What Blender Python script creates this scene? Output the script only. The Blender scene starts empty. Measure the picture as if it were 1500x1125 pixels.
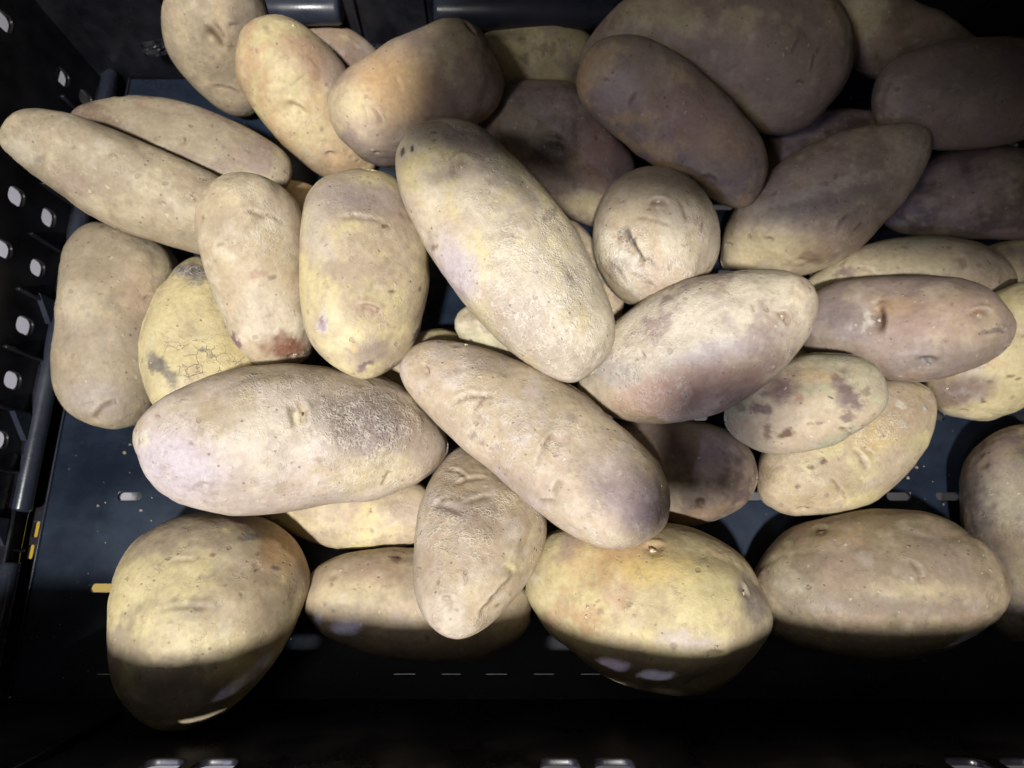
import bpy, bmesh, math, random
import numpy as np
from mathutils import Vector, Matrix, Quaternion

random.seed(7)
SC = bpy.context.scene
COL = SC.collection
R = math.radians

# ---------------------------------------------------------------- camera
cam_data = bpy.data.cameras.new("camera")
cam_data.sensor_width = 36
cam_data.lens = 22.8
cam_data.clip_start = 0.01
cam_data.clip_end = 60
cam_data.dof.use_dof = True
cam_data.dof.focus_distance = 0.285
cam_data.dof.aperture_fstop = 9.0
cam = bpy.data.objects.new("camera", cam_data)
cam.location = (0, 0, 0.36)
cam.rotation_euler = (R(16), 0, 0)
COL.objects.link(cam)
SC.camera = cam

# ---------------------------------------------------------------- world: dim room light
world = bpy.data.worlds.new("World")
SC.world = world
world.use_nodes = True
bg = world.node_tree.nodes["Background"]
bg.inputs[0].default_value = (1.0, 0.94, 0.89, 1)
bg.inputs[1].default_value = 0.078

# ---------------------------------------------------------------- shop lamps and an added floor fill
def area_lamp(name, loc, target, size, size_y, power, color):
    d = bpy.data.lights.new(name, 'AREA')
    d.shape = 'RECTANGLE'; d.size = size; d.size_y = size_y
    d.energy = power; d.color = color
    o = bpy.data.objects.new(name, d); COL.objects.link(o)
    o.location = loc
    o.rotation_euler = (Vector(target) - Vector(loc)).to_track_quat('-Z', 'Y').to_euler()
    return o
def spot_lamp(name, loc, target, cone, radius, power, color):
    d = bpy.data.lights.new(name, 'SPOT')
    d.spot_size = R(cone); d.spot_blend = 1.0; d.shadow_soft_size = radius
    d.energy = power; d.color = color
    o = bpy.data.objects.new(name, d); COL.objects.link(o)
    o.location = loc
    o.rotation_euler = (Vector(target) - Vector(loc)).to_track_quat('-Z', 'Y').to_euler()
    return o
spot_lamp("produce_spot_lamp", (-0.25, -1.16, 2.55), (-0.04, 0.085, 0.05), 20, 0.10, 520, (1.0, 0.965, 0.91))
spot_lamp("window_lamp", (-1.35, -1.75, 1.85), (0.0, -0.02, 0.05), 9, 0.09, 135, (0.44, 0.50, 1.0))

area_lamp("side_ceiling_lamp", (-1.75, -1.15, 2.5), (0, .1, 0), 0.5, 0.5, 20, (1.0, 0.95, 0.90))
floor_fill = area_lamp("floor_fill_lamp", (-2.1, 0.0, 2.5), (-2.1, 0.0, -0.9), 0.6, 1.2, 16, (0.93, 0.92, 1.0))  # added fill, brightens the floor seen through the wall holes
floor_fill.data.spread = R(62)

SC.view_settings.view_transform = 'Standard'
SC.view_settings.look = 'None'
SC.view_settings.gamma = 1
SC.view_settings.exposure = 0.0

# ---------------------------------------------------------------- object helpers
def tag(o, label=None, cat=None, group=None, kind=None):
    if label: o['label'] = label
    if cat: o['category'] = cat
    if group: o['group'] = group
    if kind: o['kind'] = kind
    return o
def link(name, me, mat=None, parent=None):
    o = bpy.data.objects.new(name, me); COL.objects.link(o)
    if mat is not None: me.materials.append(mat)
    if parent is not None: o.parent = parent
    return o
def empty(name, loc=(0, 0, 0)):
    o = bpy.data.objects.new(name, None); COL.objects.link(o)
    o.location = loc; o.empty_display_size = 0.05
    return o
def from_bm(name, bm, mat, parent=None, smooth=False):
    me = bpy.data.meshes.new(name); bm.to_mesh(me); bm.free()
    if smooth: me.shade_smooth()
    return link(name, me, mat, parent)

def box(name, lo, hi, mat, parent=None, bevel=0.0008, M=None):
    bm = bmesh.new(); bmesh.ops.create_cube(bm, size=1)
    for v in bm.verts:
        v.co = Vector([lo[i] + (v.co[i] + .5) * (hi[i] - lo[i]) for i in range(3)])
    if bevel: bmesh.ops.bevel(bm, geom=bm.edges[:], offset=bevel, segments=2, affect='EDGES', profile=.5)
    if M is not None: bmesh.ops.transform(bm, matrix=M, verts=bm.verts)
    return from_bm(name, bm, mat, parent, True)

def capsule_outline(cx, cy, w, h, r=None, n=5):
    r = min(w, h) / 2 if r is None else r
    pts = []
    for k, (sx, sy) in enumerate(((1, 1), (-1, 1), (-1, -1), (1, -1))):
        ox, oy = cx + sx * (w / 2 - r), cy + sy * (h / 2 - r)
        for i in range(n + 1):
            a = math.pi / 2 * (k + i / n)
            pts.append((ox + r * math.cos(a), oy + r * math.sin(a)))
    return pts

def plate(name, outline, holes, thick, M, mat, parent=None, bevel=0.0005):
    """flat plate with real cut-out slots, from a filled 2D curve extruded to its thickness"""
    cu = bpy.data.curves.new(name, 'CURVE'); cu.dimensions = '2D'; cu.fill_mode = 'BOTH'
    cu.extrude = thick / 2 - bevel; cu.bevel_depth = bevel; cu.bevel_resolution = 1; cu.offset = -bevel
    for poly in [outline] + holes:
        sp = cu.splines.new('POLY'); sp.points.add(len(poly) - 1)
        for p, (x, y) in zip(sp.points, poly): p.co = (x, y, 0, 1)
        sp.use_cyclic_u = True
    t = bpy.data.objects.new('plate_source', cu); COL.objects.link(t)
    bpy.context.view_layer.update()
    me = bpy.data.meshes.new_from_object(t.evaluated_get(bpy.context.evaluated_depsgraph_get()))
    bpy.data.objects.remove(t); bpy.data.curves.remove(cu)
    me.name = name; me.transform(M); me.materials.clear()
    return link(name, me, mat, parent)

def tube(name, p0, p1, r, mat, parent=None, seg=20, squash=1.0):
    p0, p1 = Vector(p0), Vector(p1); d = p1 - p0; L = d.length
    bm = bmesh.new()
    prof = [(0, 0)] + [(r * .35 * (1 - math.cos(a)), r * (.65 + .35 * math.sin(a))) for a in (0, .4, .8, 1.2, math.pi / 2)]
    prof = [(0, 0), (0, .75 * r), (.08 * r, .9 * r), (.3 * r, r)]
    prof = prof + [(L - x, y) for x, y in reversed(prof)]
    q = d.to_track_quat('X', 'Z').to_matrix()
    rings = []
    for x, y in prof:
        rings.append([bm.verts.new(p0 + q @ Vector((x, y * math.cos(2 * math.pi * k / seg), squash * y * math.sin(2 * math.pi * k / seg)))) for k in range(seg)])
    for a, b in zip(rings, rings[1:]):
        for k in range(seg):
            bm.faces.new((a[k], a[(k + 1) % seg], b[(k + 1) % seg], b[k]))
    bmesh.ops.remove_doubles(bm, verts=bm.verts, dist=1e-6)
    return from_bm(name, bm, mat, parent, True)

# ---------------------------------------------------------------- materials
class NT:
    def __init__(s, name):
        s.m = bpy.data.materials.new(name); s.m.use_nodes = True
        s.t = s.m.node_tree; s.b = s.t.nodes['Principled BSDF']
    def n(s, kind, ins=None, **kw):
        x = s.t.nodes.new(kind)
        for k, v in kw.items(): setattr(x, k, v)
        for k, v in (ins or {}).items():
            if isinstance(v, bpy.types.NodeSocket): s.t.links.new(v, x.inputs[k])
            else: x.inputs[k].default_value = v
        return x
    def link(s, a, b): s.t.links.new(a, b)
    def math(s, op, a, b=0.0, c=0.0, clamp=False):
        x = s.n('ShaderNodeMath', {0: a, 1: b, 2: c}, operation=op, use_clamp=clamp); return x.outputs[0]
    def ramp(s, v, a, b, lo=0.0, hi=1.0):
        x = s.n('ShaderNodeMapRange', {0: v, 1: a, 2: b, 3: lo, 4: hi}, interpolation_type='SMOOTHSTEP'); return x.outputs[0]
    def mix(s, f, a, b, mode='MIX'):
        x = s.n('ShaderNodeMix', data_type='RGBA', blend_type=mode)
        for k, v in ((0, f), (6, a), (7, b)):
            if isinstance(v, bpy.types.NodeSocket): s.link(v, x.inputs[k])
            else: x.inputs[k].default_value = v if k == 0 else (*v[:3], 1)
        return x.outputs[2]
    def noise(s, vec, scale, detail=3, rough=.55, dist=0.0, **kw):
        return s.n('ShaderNodeTexNoise', {'Vector': vec, 'Scale': scale, 'Detail': detail, 'Roughness': rough, 'Distortion': dist}, **kw)

def potato_material():
    k = NT('potato_skin')
    co = k.n('ShaderNodeTexCoord').outputs['Object']
    inf = k.n('ShaderNodeObjectInfo').outputs['Random']
    off = k.n('ShaderNodeCombineXYZ', {0: k.math('MULTIPLY', inf, 7.3), 1: k.math('MULTIPLY', inf, 3.1), 2: inf}).outputs[0]
    P = k.n('ShaderNodeVectorMath', {0: co, 1: off}, operation='ADD').outputs[0]
    wob = k.noise(P, 260, 2).outputs['Color']
    Pd = k.n('ShaderNodeVectorMath', {0: wob, 1: (.5, .5, .5)}, operation='SUBTRACT').outputs[0]
    Pd = k.n('ShaderNodeVectorMath', {0: Pd, 3: .0035}, operation='SCALE').outputs[0]
    Pw = k.n('ShaderNodeVectorMath', {0: P, 1: Pd}, operation='ADD').outputs[0]
    skin = k.n('ShaderNodeAttribute', attribute_name='skin').outputs['Color']
    feat = k.n('ShaderNodeSeparateColor', {0: k.n('ShaderNodeAttribute', attribute_name='feat').outputs['Color']})
    net, crack, wrk = feat.outputs[0], feat.outputs[1], feat.outputs[2]
    # fine colour grain
    g1 = k.noise(P, 420, 4, .65).outputs[0]
    g2 = k.noise(P, 110, 3, .6).outputs[0]
    col = k.mix(.9, skin, k.n('ShaderNodeCombineColor', {0: k.ramp(g1, .25, .75, .88, 1.11), 1: k.ramp(g1, .25, .75, .87, 1.115), 2: k.ramp(g1, .25, .75, .84, 1.14)}).outputs[0], 'MULTIPLY')
    col = k.mix(k.ramp(g2, .52, .74, 0, .33), col, (.34, .26, .20))
    col = k.mix(k.ramp(k.noise(P, 75, 3, .6).outputs[0], .56, .78, 0, .30), col, (.60, .56, .50))
    dn = k.noise(P, 60, 6, .72).outputs[0]
    col = k.mix(k.ramp(dn, .54, .70, 0, .38), col, (.20, .15, .105))
    dn2 = k.noise(Pw, 130, 5, .7).outputs[0]
    col = k.mix(k.ramp(dn2, .60, .68, 0, .26), col, (.23, .18, .15))
    # netted russet skin: pale raised worms over darker ground
    v1 = k.n('ShaderNodeTexVoronoi', {'Vector': Pw, 'Scale': 560.0}, feature='DISTANCE_TO_EDGE').outputs['Distance']
    edge = k.ramp(v1, .02, .20, 1, 0)
    rid = k.noise(Pw, 330, 3, .6, 0.6, noise_type='RIDGED_MULTIFRACTAL').outputs[0]
    ridn = k.ramp(rid, .2, 1.5, 0, 1)
    brk = k.ramp(k.noise(P, 190, 2).outputs[0], .40, .60)
    netf = k.math('MULTIPLY', k.math('MULTIPLY', edge, brk), net, clamp=True)
    col = k.mix(k.math('MULTIPLY', netf, .40), col, (.66, .60, .50))
    col = k.mix(k.math('MULTIPLY', k.math('MULTIPLY', ridn, net), .22), col, (.30, .235, .19))
    fl = k.n('ShaderNodeTexVoronoi', {'Vector': Pw, 'Scale': 230.0})
    flr = k.n('ShaderNodeSeparateColor', {0: fl.outputs['Color']}).outputs[2]
    flake = k.math('MULTIPLY', k.math('MULTIPLY', k.ramp(fl.outputs['Distance'], .12, .26, 1, 0), k.ramp(flr, .78, .84)), k.ramp(dn, .40, .55))
    col = k.mix(k.math('MULTIPLY', flake, .40), col, (.62, .56, .44))
    # pores / lenticels
    pv = k.n('ShaderNodeTexVoronoi', {'Vector': P, 'Scale': 300.0})
    rnd = k.n('ShaderNodeSeparateColor', {0: pv.outputs['Color']}).outputs[0]
    pore = k.math('MULTIPLY', k.ramp(pv.outputs['Distance'], .10, .24, 1, 0), k.math('MULTIPLY', k.ramp(rnd, .70, .76), k.ramp(g2, .47, .58)))
    col = k.mix(k.math('MULTIPLY', pore, .6), col, (.13, .085, .06))
    pv2 = k.n('ShaderNodeTexVoronoi', {'Vector': Pw, 'Scale': 95.0})
    rnd2 = k.n('ShaderNodeSeparateColor', {0: pv2.outputs['Color']}).outputs[1]
    lent = k.math('MULTIPLY', k.ramp(pv2.outputs['Distance'], .08, .17, 1, 0), k.ramp(rnd2, .62, .7))
    col = k.mix(k.math('MULTIPLY', lent, .45), col, (.20, .14, .10))
    hv = k.n('ShaderNodeTexVoronoi', {'Vector': Pw, 'Scale': 150.0}, feature='DISTANCE_TO_EDGE').outputs['Distance']
    hair = k.math('MULTIPLY', k.ramp(hv, .0, .022, 1, 0), k.ramp(k.noise(P, 48, 3, .6).outputs[0], .56, .64))
    col = k.mix(k.math('MULTIPLY', hair, .16), col, (.20, .15, .11))
    # cracks
    cv = k.n('ShaderNodeTexVoronoi', {'Vector': Pw, 'Scale': 170.0}, feature='DISTANCE_TO_EDGE').outputs['Distance']
    cl = k.math('MULTIPLY', k.math('MULTIPLY', k.ramp(cv, .0, .035, 1, 0), k.ramp(g2, .40, .55)), crack, clamp=True)
    col = k.mix(k.math('MULTIPLY', cl, .55), col, (.22, .17, .12))
    hs = k.n('ShaderNodeHueSaturation', {'Saturation': 1.0, 'Value': 1.0, 'Color': col}); col = hs.outputs[0]
    k.link(col, k.b.inputs['Base Color'])
    k.link(k.ramp(g2, .3, .7, .50, .68), k.b.inputs['Roughness'])
    k.b.inputs['Specular IOR Level'].default_value = .38
    # relief, in metres
    h = k.math('MULTIPLY', k.noise(P, 900, 3, .6).outputs[0], .00006)
    h = k.math('ADD', h, k.math('MULTIPLY', k.noise(P, 150, 3, .5).outputs[0], .00040))
    h = k.math('ADD', h, k.math('MULTIPLY', netf, .00015))
    h = k.math('ADD', h, k.math('MULTIPLY', k.math('MULTIPLY', ridn, net), -.00036))
    h = k.math('ADD', h, k.math('MULTIPLY', k.math('MULTIPLY', k.noise(Pw, 420, 2, .5, 1.2).outputs[0], net), .00040))
    h = k.math('ADD', h, k.math('MULTIPLY', flake, .00018))
    h = k.math('ADD', h, k.math('MULTIPLY', k.ramp(dn2, .60, .66), .00012))
    h = k.math('ADD', h, k.math('MULTIPLY', pore, -.00022))
    h = k.math('ADD', h, k.math('MULTIPLY', lent, -.00025))
    h = k.math('ADD', h, k.math('MULTIPLY', hair, -.00005))
    h = k.math('ADD', h, k.math('MULTIPLY', cl, -.0003))
    bump = k.n('ShaderNodeBump', {'Strength': 1.0, 'Distance': 1.0, 'Height': h})
    k.link(bump.outputs[0], k.b.inputs['Normal'])
    return k.m
SKIN = potato_material()

def bud_material():
    k = NT('bud_flesh'); co = k.n('ShaderNodeTexCoord').outputs['Object']
    n = k.noise(co, 700, 3).outputs[0]
    k.link(k.mix(k.ramp(n, .4, .62), (.40, .31, .20), (.68, .60, .45)), k.b.inputs['Base Color'])
    k.b.inputs['Roughness'].default_value = .5
    b = k.n('ShaderNodeBump', {'Distance': 1.0, 'Height': k.math('MULTIPLY', n, .0004)}); k.link(b.outputs[0], k.b.inputs['Normal'])
    return k.m
BUD = bud_material()

def plastic(name, base, rough, dustcol, dust, scale=30):
    k = NT(name); co = k.n('ShaderNodeTexCoord').outputs['Object']
    n1 = k.noise(co, scale, 5, .65).outputs[0]; n2 = k.noise(co, scale * 14, 3, .6).outputs[0]
    d = k.math('MULTIPLY', k.ramp(n1, .34, .76), dust)
    speck = k.ramp(n2, .66, .76, 0, .7 * dust)
    st = k.n('ShaderNodeMapping', {'Vector': co, 'Rotation': (0, 0, .5), 'Scale': (12, 160, 60)}).outputs[0]
    scr = k.ramp(k.noise(st, 6, 3, .6).outputs[0], .66, .74, 0, .35 * dust)
    f = k.math('ADD', k.math('ADD', d, speck), scr, clamp=True)
    k.link(k.mix(f, base, dustcol), k.b.inputs['Base Color'])
    k.link(k.ramp(n1, .3, .7, rough - .06, rough + .14), k.b.inputs['Roughness'])
    k.b.inputs['IOR'].default_value = 1.5
    h = k.math('ADD', k.math('MULTIPLY', k.noise(co, 1400, 2).outputs[0], .00003), k.math('MULTIPLY', k.noise(co, 25, 2).outputs[0], .0006))
    b = k.n('ShaderNodeBump', {'Distance': 1.0, 'Height': h}); k.link(b.outputs[0], k.b.inputs['Normal'])
    return k.m
BLACK = plastic('black_plastic', (.0055, .0058, .0085), .30, (.035, .037, .048), .5)
FLOORP = plastic('dusty_floor_plastic', (.007, .011, .021), .27, (.026, .043, .074), .70, 12)
GLOSS = plastic('glossy_black_plastic', (.020, .024, .038), .27, (.05, .055, .075), .4)

def simple(name, c0, c1, scale, rough=.6, bump=.0):
    k = NT(name); co = k.n('ShaderNodeTexCoord').outputs['Object']
    n = k.noise(co, scale, 5, .6).outputs[0]
    k.link(k.mix(k.ramp(n, .35, .65), c0, c1), k.b.inputs['Base Color']); k.b.inputs['Roughness'].default_value = rough
    if bump:
        b = k.n('ShaderNodeBump', {'Distance': 1.0, 'Height': k.math('MULTIPLY', n, bump)}); k.link(b.outputs[0], k.b.inputs['Normal'])
    return k.m

SHX0, SHY0 = .030, -.052
CX0, CX1, CZ0, CZ1 = .022, .074, .318, .465

# ---------------------------------------------------------------- shop floor below, seen through the slots
TILE = simple('pale_floor_tile', (.55, .54, .58), (.66, .65, .69), 3.0, .35)
bm = bmesh.new(); bmesh.ops.create_grid(bm, x_segments=2, y_segments=2, size=6)
for v in bm.verts: v.co.z = -0.90
o = from_bm('floor', bm, TILE); tag(o, kind='structure')

YEL = simple('yellow_tape', (.80, .52, .02), (.86, .60, .03), 30, .45)
o = box('floor_tape', (-.98, -.09, -.899), (-.68, .088, -.897), YEL, None, .0004)
tag(o, 'yellow tape strip on the pale floor, seen through the crate slots at the lower left', 'tape')

PAPER = simple('white_paper', (.80, .79, .80), (.86, .85, .86), 40, .5)
ORANGE = simple('orange_ink', (.80, .22, .05), (.85, .30, .08), 60, .5)
GREYI = simple('grey_green_ink', (.20, .22, .19), (.30, .32, .28), 60, .5)
DARKI = simple('dark_ink', (.03, .04, .06), (.05, .06, .09), 60, .5)

# ---------------------------------------------------------------- crate
XL, XR, YF, YB, SLOPE, HT = -.2545, .362, -.062, .315, .10, .172
crate = empty('crate', (0, 0, 0))
tag(crate, 'black slotted plastic produce crate holding the heap of potatoes', 'crate')

rows_y = [.264, .219, .174, .129, .084, .039, -.0065]
slots = []
for ry in rows_y:
    xs = [-.2104] + [.2130 - .0270 * i for i in range(-4, 16)]
    for x in xs:
        if x < -.12 and not (ry == .039 and x == -.2104): continue
        if x < -.245 or x > XR - .012: continue
        slots.append(capsule_outline(x, ry, .0132, .0044))
for x in (-.2104,):
    pass
slots.append(capsule_outline(-.2175, -.0092, .0132, .0044))
for x in (-.208, -.186, -.0552, -.0312, -.008, .0164, .0402):
    slots.append(capsule_outline(x, -.0514, random.uniform(.0095, .0120), .0004, .00015, 2))
clean = []
for s in slots:                                   # keep slots apart
    cx = sum(p[0] for p in s) / len(s); cy = sum(p[1] for p in s) / len(s)
    if all(abs(cx - c) > .0165 or abs(cy - d) > .006 for c, d, _ in clean): clean.append((cx, cy, s))
outline = [(XL, YF - .0075), (XR, YF - .0075), (XR, YB), (XL, YB)]
plate('floor_panel', outline, [s for _, _, s in clean], .003, Matrix.Translation((0, 0, -.0015)), FLOORP, crate)
# stiffening ribs under the floor panel
for ry in [-.030, .016, .0615, .1065, .1515, .1965, .2415]:
    box('floor_rib', (XL, ry - .001, -.014), (XR, ry + .001, -.0032), BLACK, crate, 0)
# channel round the floor, and the bead at the foot of the left wall
CH = .0125
box('floor_edge_strip', (XL - .0012, YF, -.004), (XL - .0002, YB, .0009), GLOSS, crate, .0003)
ch_holes = [capsule_outline(-.2612, .0215, .0030, .0085, .0008, 2), capsule_outline(-.2618, .0095, .0030, .0075, .0008, 2)]
plate('channel', [(XL - CH, YF), (XL - .0015, YF), (XL - .0015, YB), (XL - CH, YB)], ch_holes, .002, Matrix.Translation((0, 0, -.005)), BLACK, crate, .0002)
tube('corner_bead', (XL - CH + .003, .030, .006), (XL - CH + .003, YB, .006), .0050, GLOSS, crate)
tube('corner_bead', (XL - CH + .003, YF, .006), (XL - CH + .003, .004, .006), .0050, GLOSS, crate)

def wall_matrix(origin, along, outward):
    a = Vector(along); upv = (Vector((0, 0, 1)) + SLOPE * Vector(outward)).normalized(); n = a.cross(upv)
    return Matrix(((a.x, upv.x, n.x, origin[0]), (a.y, upv.y, n.y, origin[1]), (a.z, upv.z, n.z, origin[2]), (0, 0, 0, 1)))
# left wall: local x runs along +Y, local y up the wall
WL = XL - .0135
ML = wall_matrix((WL, YF, -.004), (0, 1, 0), (-1, 0, 0))
holes = []
HY = [.0340, .0660, .0985, .1300, .1650, .1970, .2290, .2855]
for hy in HY:
    for hz in ((.0240, .0465) if hy < .25 else (.0165, .0355, .077)):
        w_, h_ = random.uniform(.0088, .0104), random.uniform(.0092, .0108)
        holes.append(capsule_outline(hy - YF, hz + .004, w_, h_, .0036, 4))
plate('side_wall', [(0, 0), (YB - YF, 0), (YB - YF, HT), (0, HT)], holes, .0028, ML, BLACK, crate)
# ribs and ledges on the inner face of the left wall (local z points into the crate for this wall)
def wbox(name, M, u0, u1, v0, v1, w0, w1, mat=BLACK, bev=.0006):
    return box(name, (u0, v0, w0), (u1, v1, w1), mat, crate, bev, M)
SGN = 1 if (ML.to_3x3() @ Vector((0, 0, 1))).x > 0 else -1
def rib(M, s, u0, u1, v0, v1, d):
    w = sorted((s * .0013, s * d)); return wbox('rib', M, u0, u1, v0, v1, w[0], w[1])
for y0, y1 in ((.06, .112), (.142, .172), (.19, .30), (-.03, .052)):
    rib(ML, SGN, y0 - YF, y1 - YF, .0128, .0143, .0060)
for y in (.0505, .0825, .1142, .1475, .1810, .2130, .2440, .2725, .018, -.015):
    rib(ML, SGN, y - YF - .0009, y - YF + .0009, .0146, .0390, .0042)
for y in (.066, .100, .158, .210, .010):
    rib(ML, SGN, y - YF - .0009, y - YF + .0009, .0020, .0126, .0056)
for y0, y1 in ((.068, .082), (.136, .150), (.012, .026)):            # little gussets with slanted face
    bm = bmesh.new(); s = SGN
    pts = [(y0 - YF, .0150), (y1 - YF, .0150), (y1 - YF, .0265)]
    lo = [bm.verts.new((u, v, s * .0014)) for u, v in pts]; hi = [bm.verts.new((u, v, s * .0046)) for u, v in pts]
    bm.faces.new(lo); bm.faces.new(hi[::-1])
    for i in range(3): bm.faces.new((lo[i], hi[i], hi[(i + 1) % 3], lo[(i + 1) % 3]))
    bmesh.ops.recalc_face_normals(bm, faces=bm.faces); bmesh.ops.transform(bm, matrix=ML, verts=bm.verts)
    from_bm('gusset', bm, GLOSS, crate)
for y in (.083, .1165, .1485, .1805, .2120, .2460, .2740, .0490, .016):   # outer stiffening ribs, glimpsed through the slots
    w = sorted((-SGN * .0015, -SGN * .0105)); wbox('outer_rib', ML, y - YF - .0008, y - YF + .0008, .004, .15, w[0], w[1])
for v in (.0395, .0640, .0975):
    w = sorted((-SGN * .0015, -SGN * .0065)); wbox('outer_rib', ML, .01, YB - YF - .01, v - .0007, v + .0007, w[0], w[1])
# front wall (towards the viewer)
MF = wall_matrix((XL - .0135, YF - .002, -.004), (1, 0, 0), (0, -1, 0))
fx = lambda x: x - (XL - .0135)
fholes = [capsule_outline(fx(x), .0835 + .004, .0152, .0135, .0045, 5) for x in (-.1338, -.1130, .0183, .0391, .1745, .1954)]
fholes += [capsule_outline(fx(x), .013, .0030, .0030, .0012, 3) for x in (-.115, -.0655, .131, .176)]
plate('end_wall', [(0, 0), (XR + .0135 - XL + .0135, 0), (XR + .0135 - XL + .0135, HT), (0, HT)], fholes, .0028, MF, BLACK, crate)
SF = 1 if (MF.to_3x3() @ Vector((0, 0, 1))).y > 0 else -1
for x in (-.243, -.182, .245, .30):
    rib(MF, SF, fx(x) - .0009, fx(x) + .0009, .03, .16, .0045)
rib(MF, SF, fx(-.25), fx(.36), .118, .120, .005)
# back wall with the two rounded handle bars
MB = wall_matrix((XL - .0135, YB + .002, -.004), (1, 0, 0), (0, 1, 0))
bholes = [capsule_outline(fx(x), .112, .0150, .0115, .0034, 4) for x in np.arange(-.22, .34, .032)]
plate('end_wall', [(0, 0), (XR + .0135 - XL + .0135, 0), (XR + .0135 - XL + .0135, HT), (0, HT)], bholes, .0028, MB, BLACK, crate)
tube('handle_bar', (-.160, .3155, .0555), (-.1000, .3155, .0555), .0085, GLOSS, crate, 28)
tube('handle_bar', (-.0455, .3155, .0540), (.0632, .3155, .0540), .0098, GLOSS, crate, 28)
SB = 1 if (MB.to_3x3() @ Vector((0, 0, 1))).y < 0 else -1
for x in (-.205, -.093, -.052, .12, .20, .28):
    rib(MB, SB, fx(x) - .0009, fx(x) + .0009, .006, .09, .006)
# right wall
MR = wall_matrix((XR + .0135, YF, -.004), (0, 1, 0), (1, 0, 0))
rholes = [capsule_outline(hy - YF, hz, .0105, .0105, .0034, 4) for hy in HY for hz in (.05, .071, .1, .126)]
plate('side_wall', [(0, 0), (YB - YF, 0), (YB - YF, HT), (0, HT)], rholes, .0028, MR, BLACK, crate)
for cx, cy, sx, sy in ((XL - .0135, YB + .002, -1, 1), (XR + .0135, YB + .002, 1, 1), (XL - .0135, YF - .002, -1, -1), (XR + .0135, YF - .002, 1, -1)):
    bm = bmesh.new(); ring = []
    for z, wd in ((-.004, .004), (HT - .006, .004)):
        ax, ay = cx + sx * SLOPE * (z + .004), cy + sy * SLOPE * (z + .004)
        pts = [(ax - sx * .010, ay - sy * .0017), (ax - sx * .0017, ay - sy * .010), (ax + sx * .010, ay - sy * .004), (ax + sx * .010, ay + sy * .010), (ax - sx * .004, ay + sy * .010)]
        ring.append([bm.verts.new((px, py, z)) for px, py in pts])
    for i in range(5): bm.faces.new((ring[0][i], ring[0][(i + 1) % 5], ring[1][(i + 1) % 5], ring[1][i]))
    bm.faces.new(ring[0]); bm.faces.new(ring[1]); bmesh.ops.recalc_face_normals(bm, faces=bm.faces)
    from_bm('corner_post', bm, BLACK, crate)
# rim
o_ = SLOPE * (HT) + .0150
zt = HT - .0055
for lo, hi in (((XL - .0135 - o_ - .008, YF - o_ - .008, zt), (XR + .0135 + o_ + .008, YF - o_ + .009, zt + .004)),
               ((XL - .0135 - o_ - .008, YB + o_ - .009, zt), (XR + .0135 + o_ + .008, YB + o_ + .008, zt + .004)),
               ((XL - .0135 - o_ - .008, YF - o_ + .0095, zt), (XL - .0135 - o_ + .012, YB + o_ - .0095, zt + .004)),
               ((XR + .0135 + o_ - .012, YF - o_ + .0095, zt), (XR + .0135 + o_ + .008, YB + o_ - .0095, zt + .004))):
    box('rim', lo, hi, BLACK, crate, .001)

# stand the crate rests on
STEEL = simple('dark_steel', (.05, .05, .055), (.08, .08, .085), 20, .4)
stand = empty('display_stand', (.05, .127, -.9)); tag(stand, 'dark steel stand carrying the black crate by its two ends', 'stand')
def sbox(name, lo, hi):
    p = (.05, .127, -.9)
    return box(name, [lo[i] - p[i] for i in range(3)], [hi[i] - p[i] for i in range(3)], STEEL, stand, .002)
for y in (-.078, .318):
    sbox('rail', (-.30, y - .010, -.045), (.40, y + .010, -.0145))
for x in (-.295, .395):
    for y in (-.078, .318): sbox('leg', (x - .012, y - .012, -.899), (x + .012, y + .012, -.0455))

# printed leaflet on the floor far below, seen through one floor slot
lf = empty('leaflet', (-.733, .133, -.8985)); tag(lf, 'small leaflet with an orange and white ball logo, seen through a floor slot', 'leaflet')
box('sheet', (-.05, -.04, -.0004), (.07, .04, .0004), DARKI, lf, 0)
def disc(name, cx, cy, r, z, mat, a0=0, a1=2 * math.pi, n=40):
    bm = bmesh.new(); vs = [bm.verts.new((cx + r * math.cos(a0 + (a1 - a0) * i / n), cy + r * math.sin(a0 + (a1 - a0) * i / n), z)) for i in range(n + (0 if a1 - a0 > 6.2 else 1))]
    bm.faces.new(vs); return from_bm(name, bm, mat, lf)
disc('ball_logo', -.008, 0, .0135, .0008, PAPER)
disc('ball_panel', -.0055, -.002, .0100, .0012, ORANGE, math.pi * 1.10, math.pi * 1.95)
box('print_bar', (.0065, -.012, .0006), (.0105, .011, .0009), PAPER, lf, 0)
for i, w in enumerate((.0022, .003, .0018)):
    x = .0135 + i * .0042; box('print_bar', (x, -.0115, .0006), (x + w, .011, .0009), GREYI, lf, 0)

# ---------------------------------------------------------------- shelf board added above the far right of the crate to block light
WOOD = simple('blocker_grey', (.10, .10, .10), (.13, .13, .13), 12, .5)
sh = empty('upper_blocker', (.40, .305, .45)); tag(sh, 'grey shelf board above the far right part of the crate, added to shade it', 'blocker')
box('blocker_board', (SHX0 - .45, SHY0 - .35, -.009), (.50, .40, .009), WOOD, sh, .001)
box('blocker_lip', (SHX0 - .45, SHY0 - .352, .010), (.50, SHY0 - .345, .03), WOOD, sh, .001)
box('blocker_back', (SHX0 - .45 + .06, .0, -.62), (.50, .008, -.0095), WOOD, sh, .001)  # back and side boards also added, to cut stray light
sh.rotation_euler = (0, 0, R(-12))
box('blocker_side', (.0, -.31, -.62), (.012, -.001, -.0095), WOOD, sh, .001)
for x in (-.30, .47):
    for y in (.02, .37): box('blocker_post', (x, y, -1.3), (x + .02, y + .02, -.6215 if y < .03 else -.0095), STEEL, sh, .001)

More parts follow.
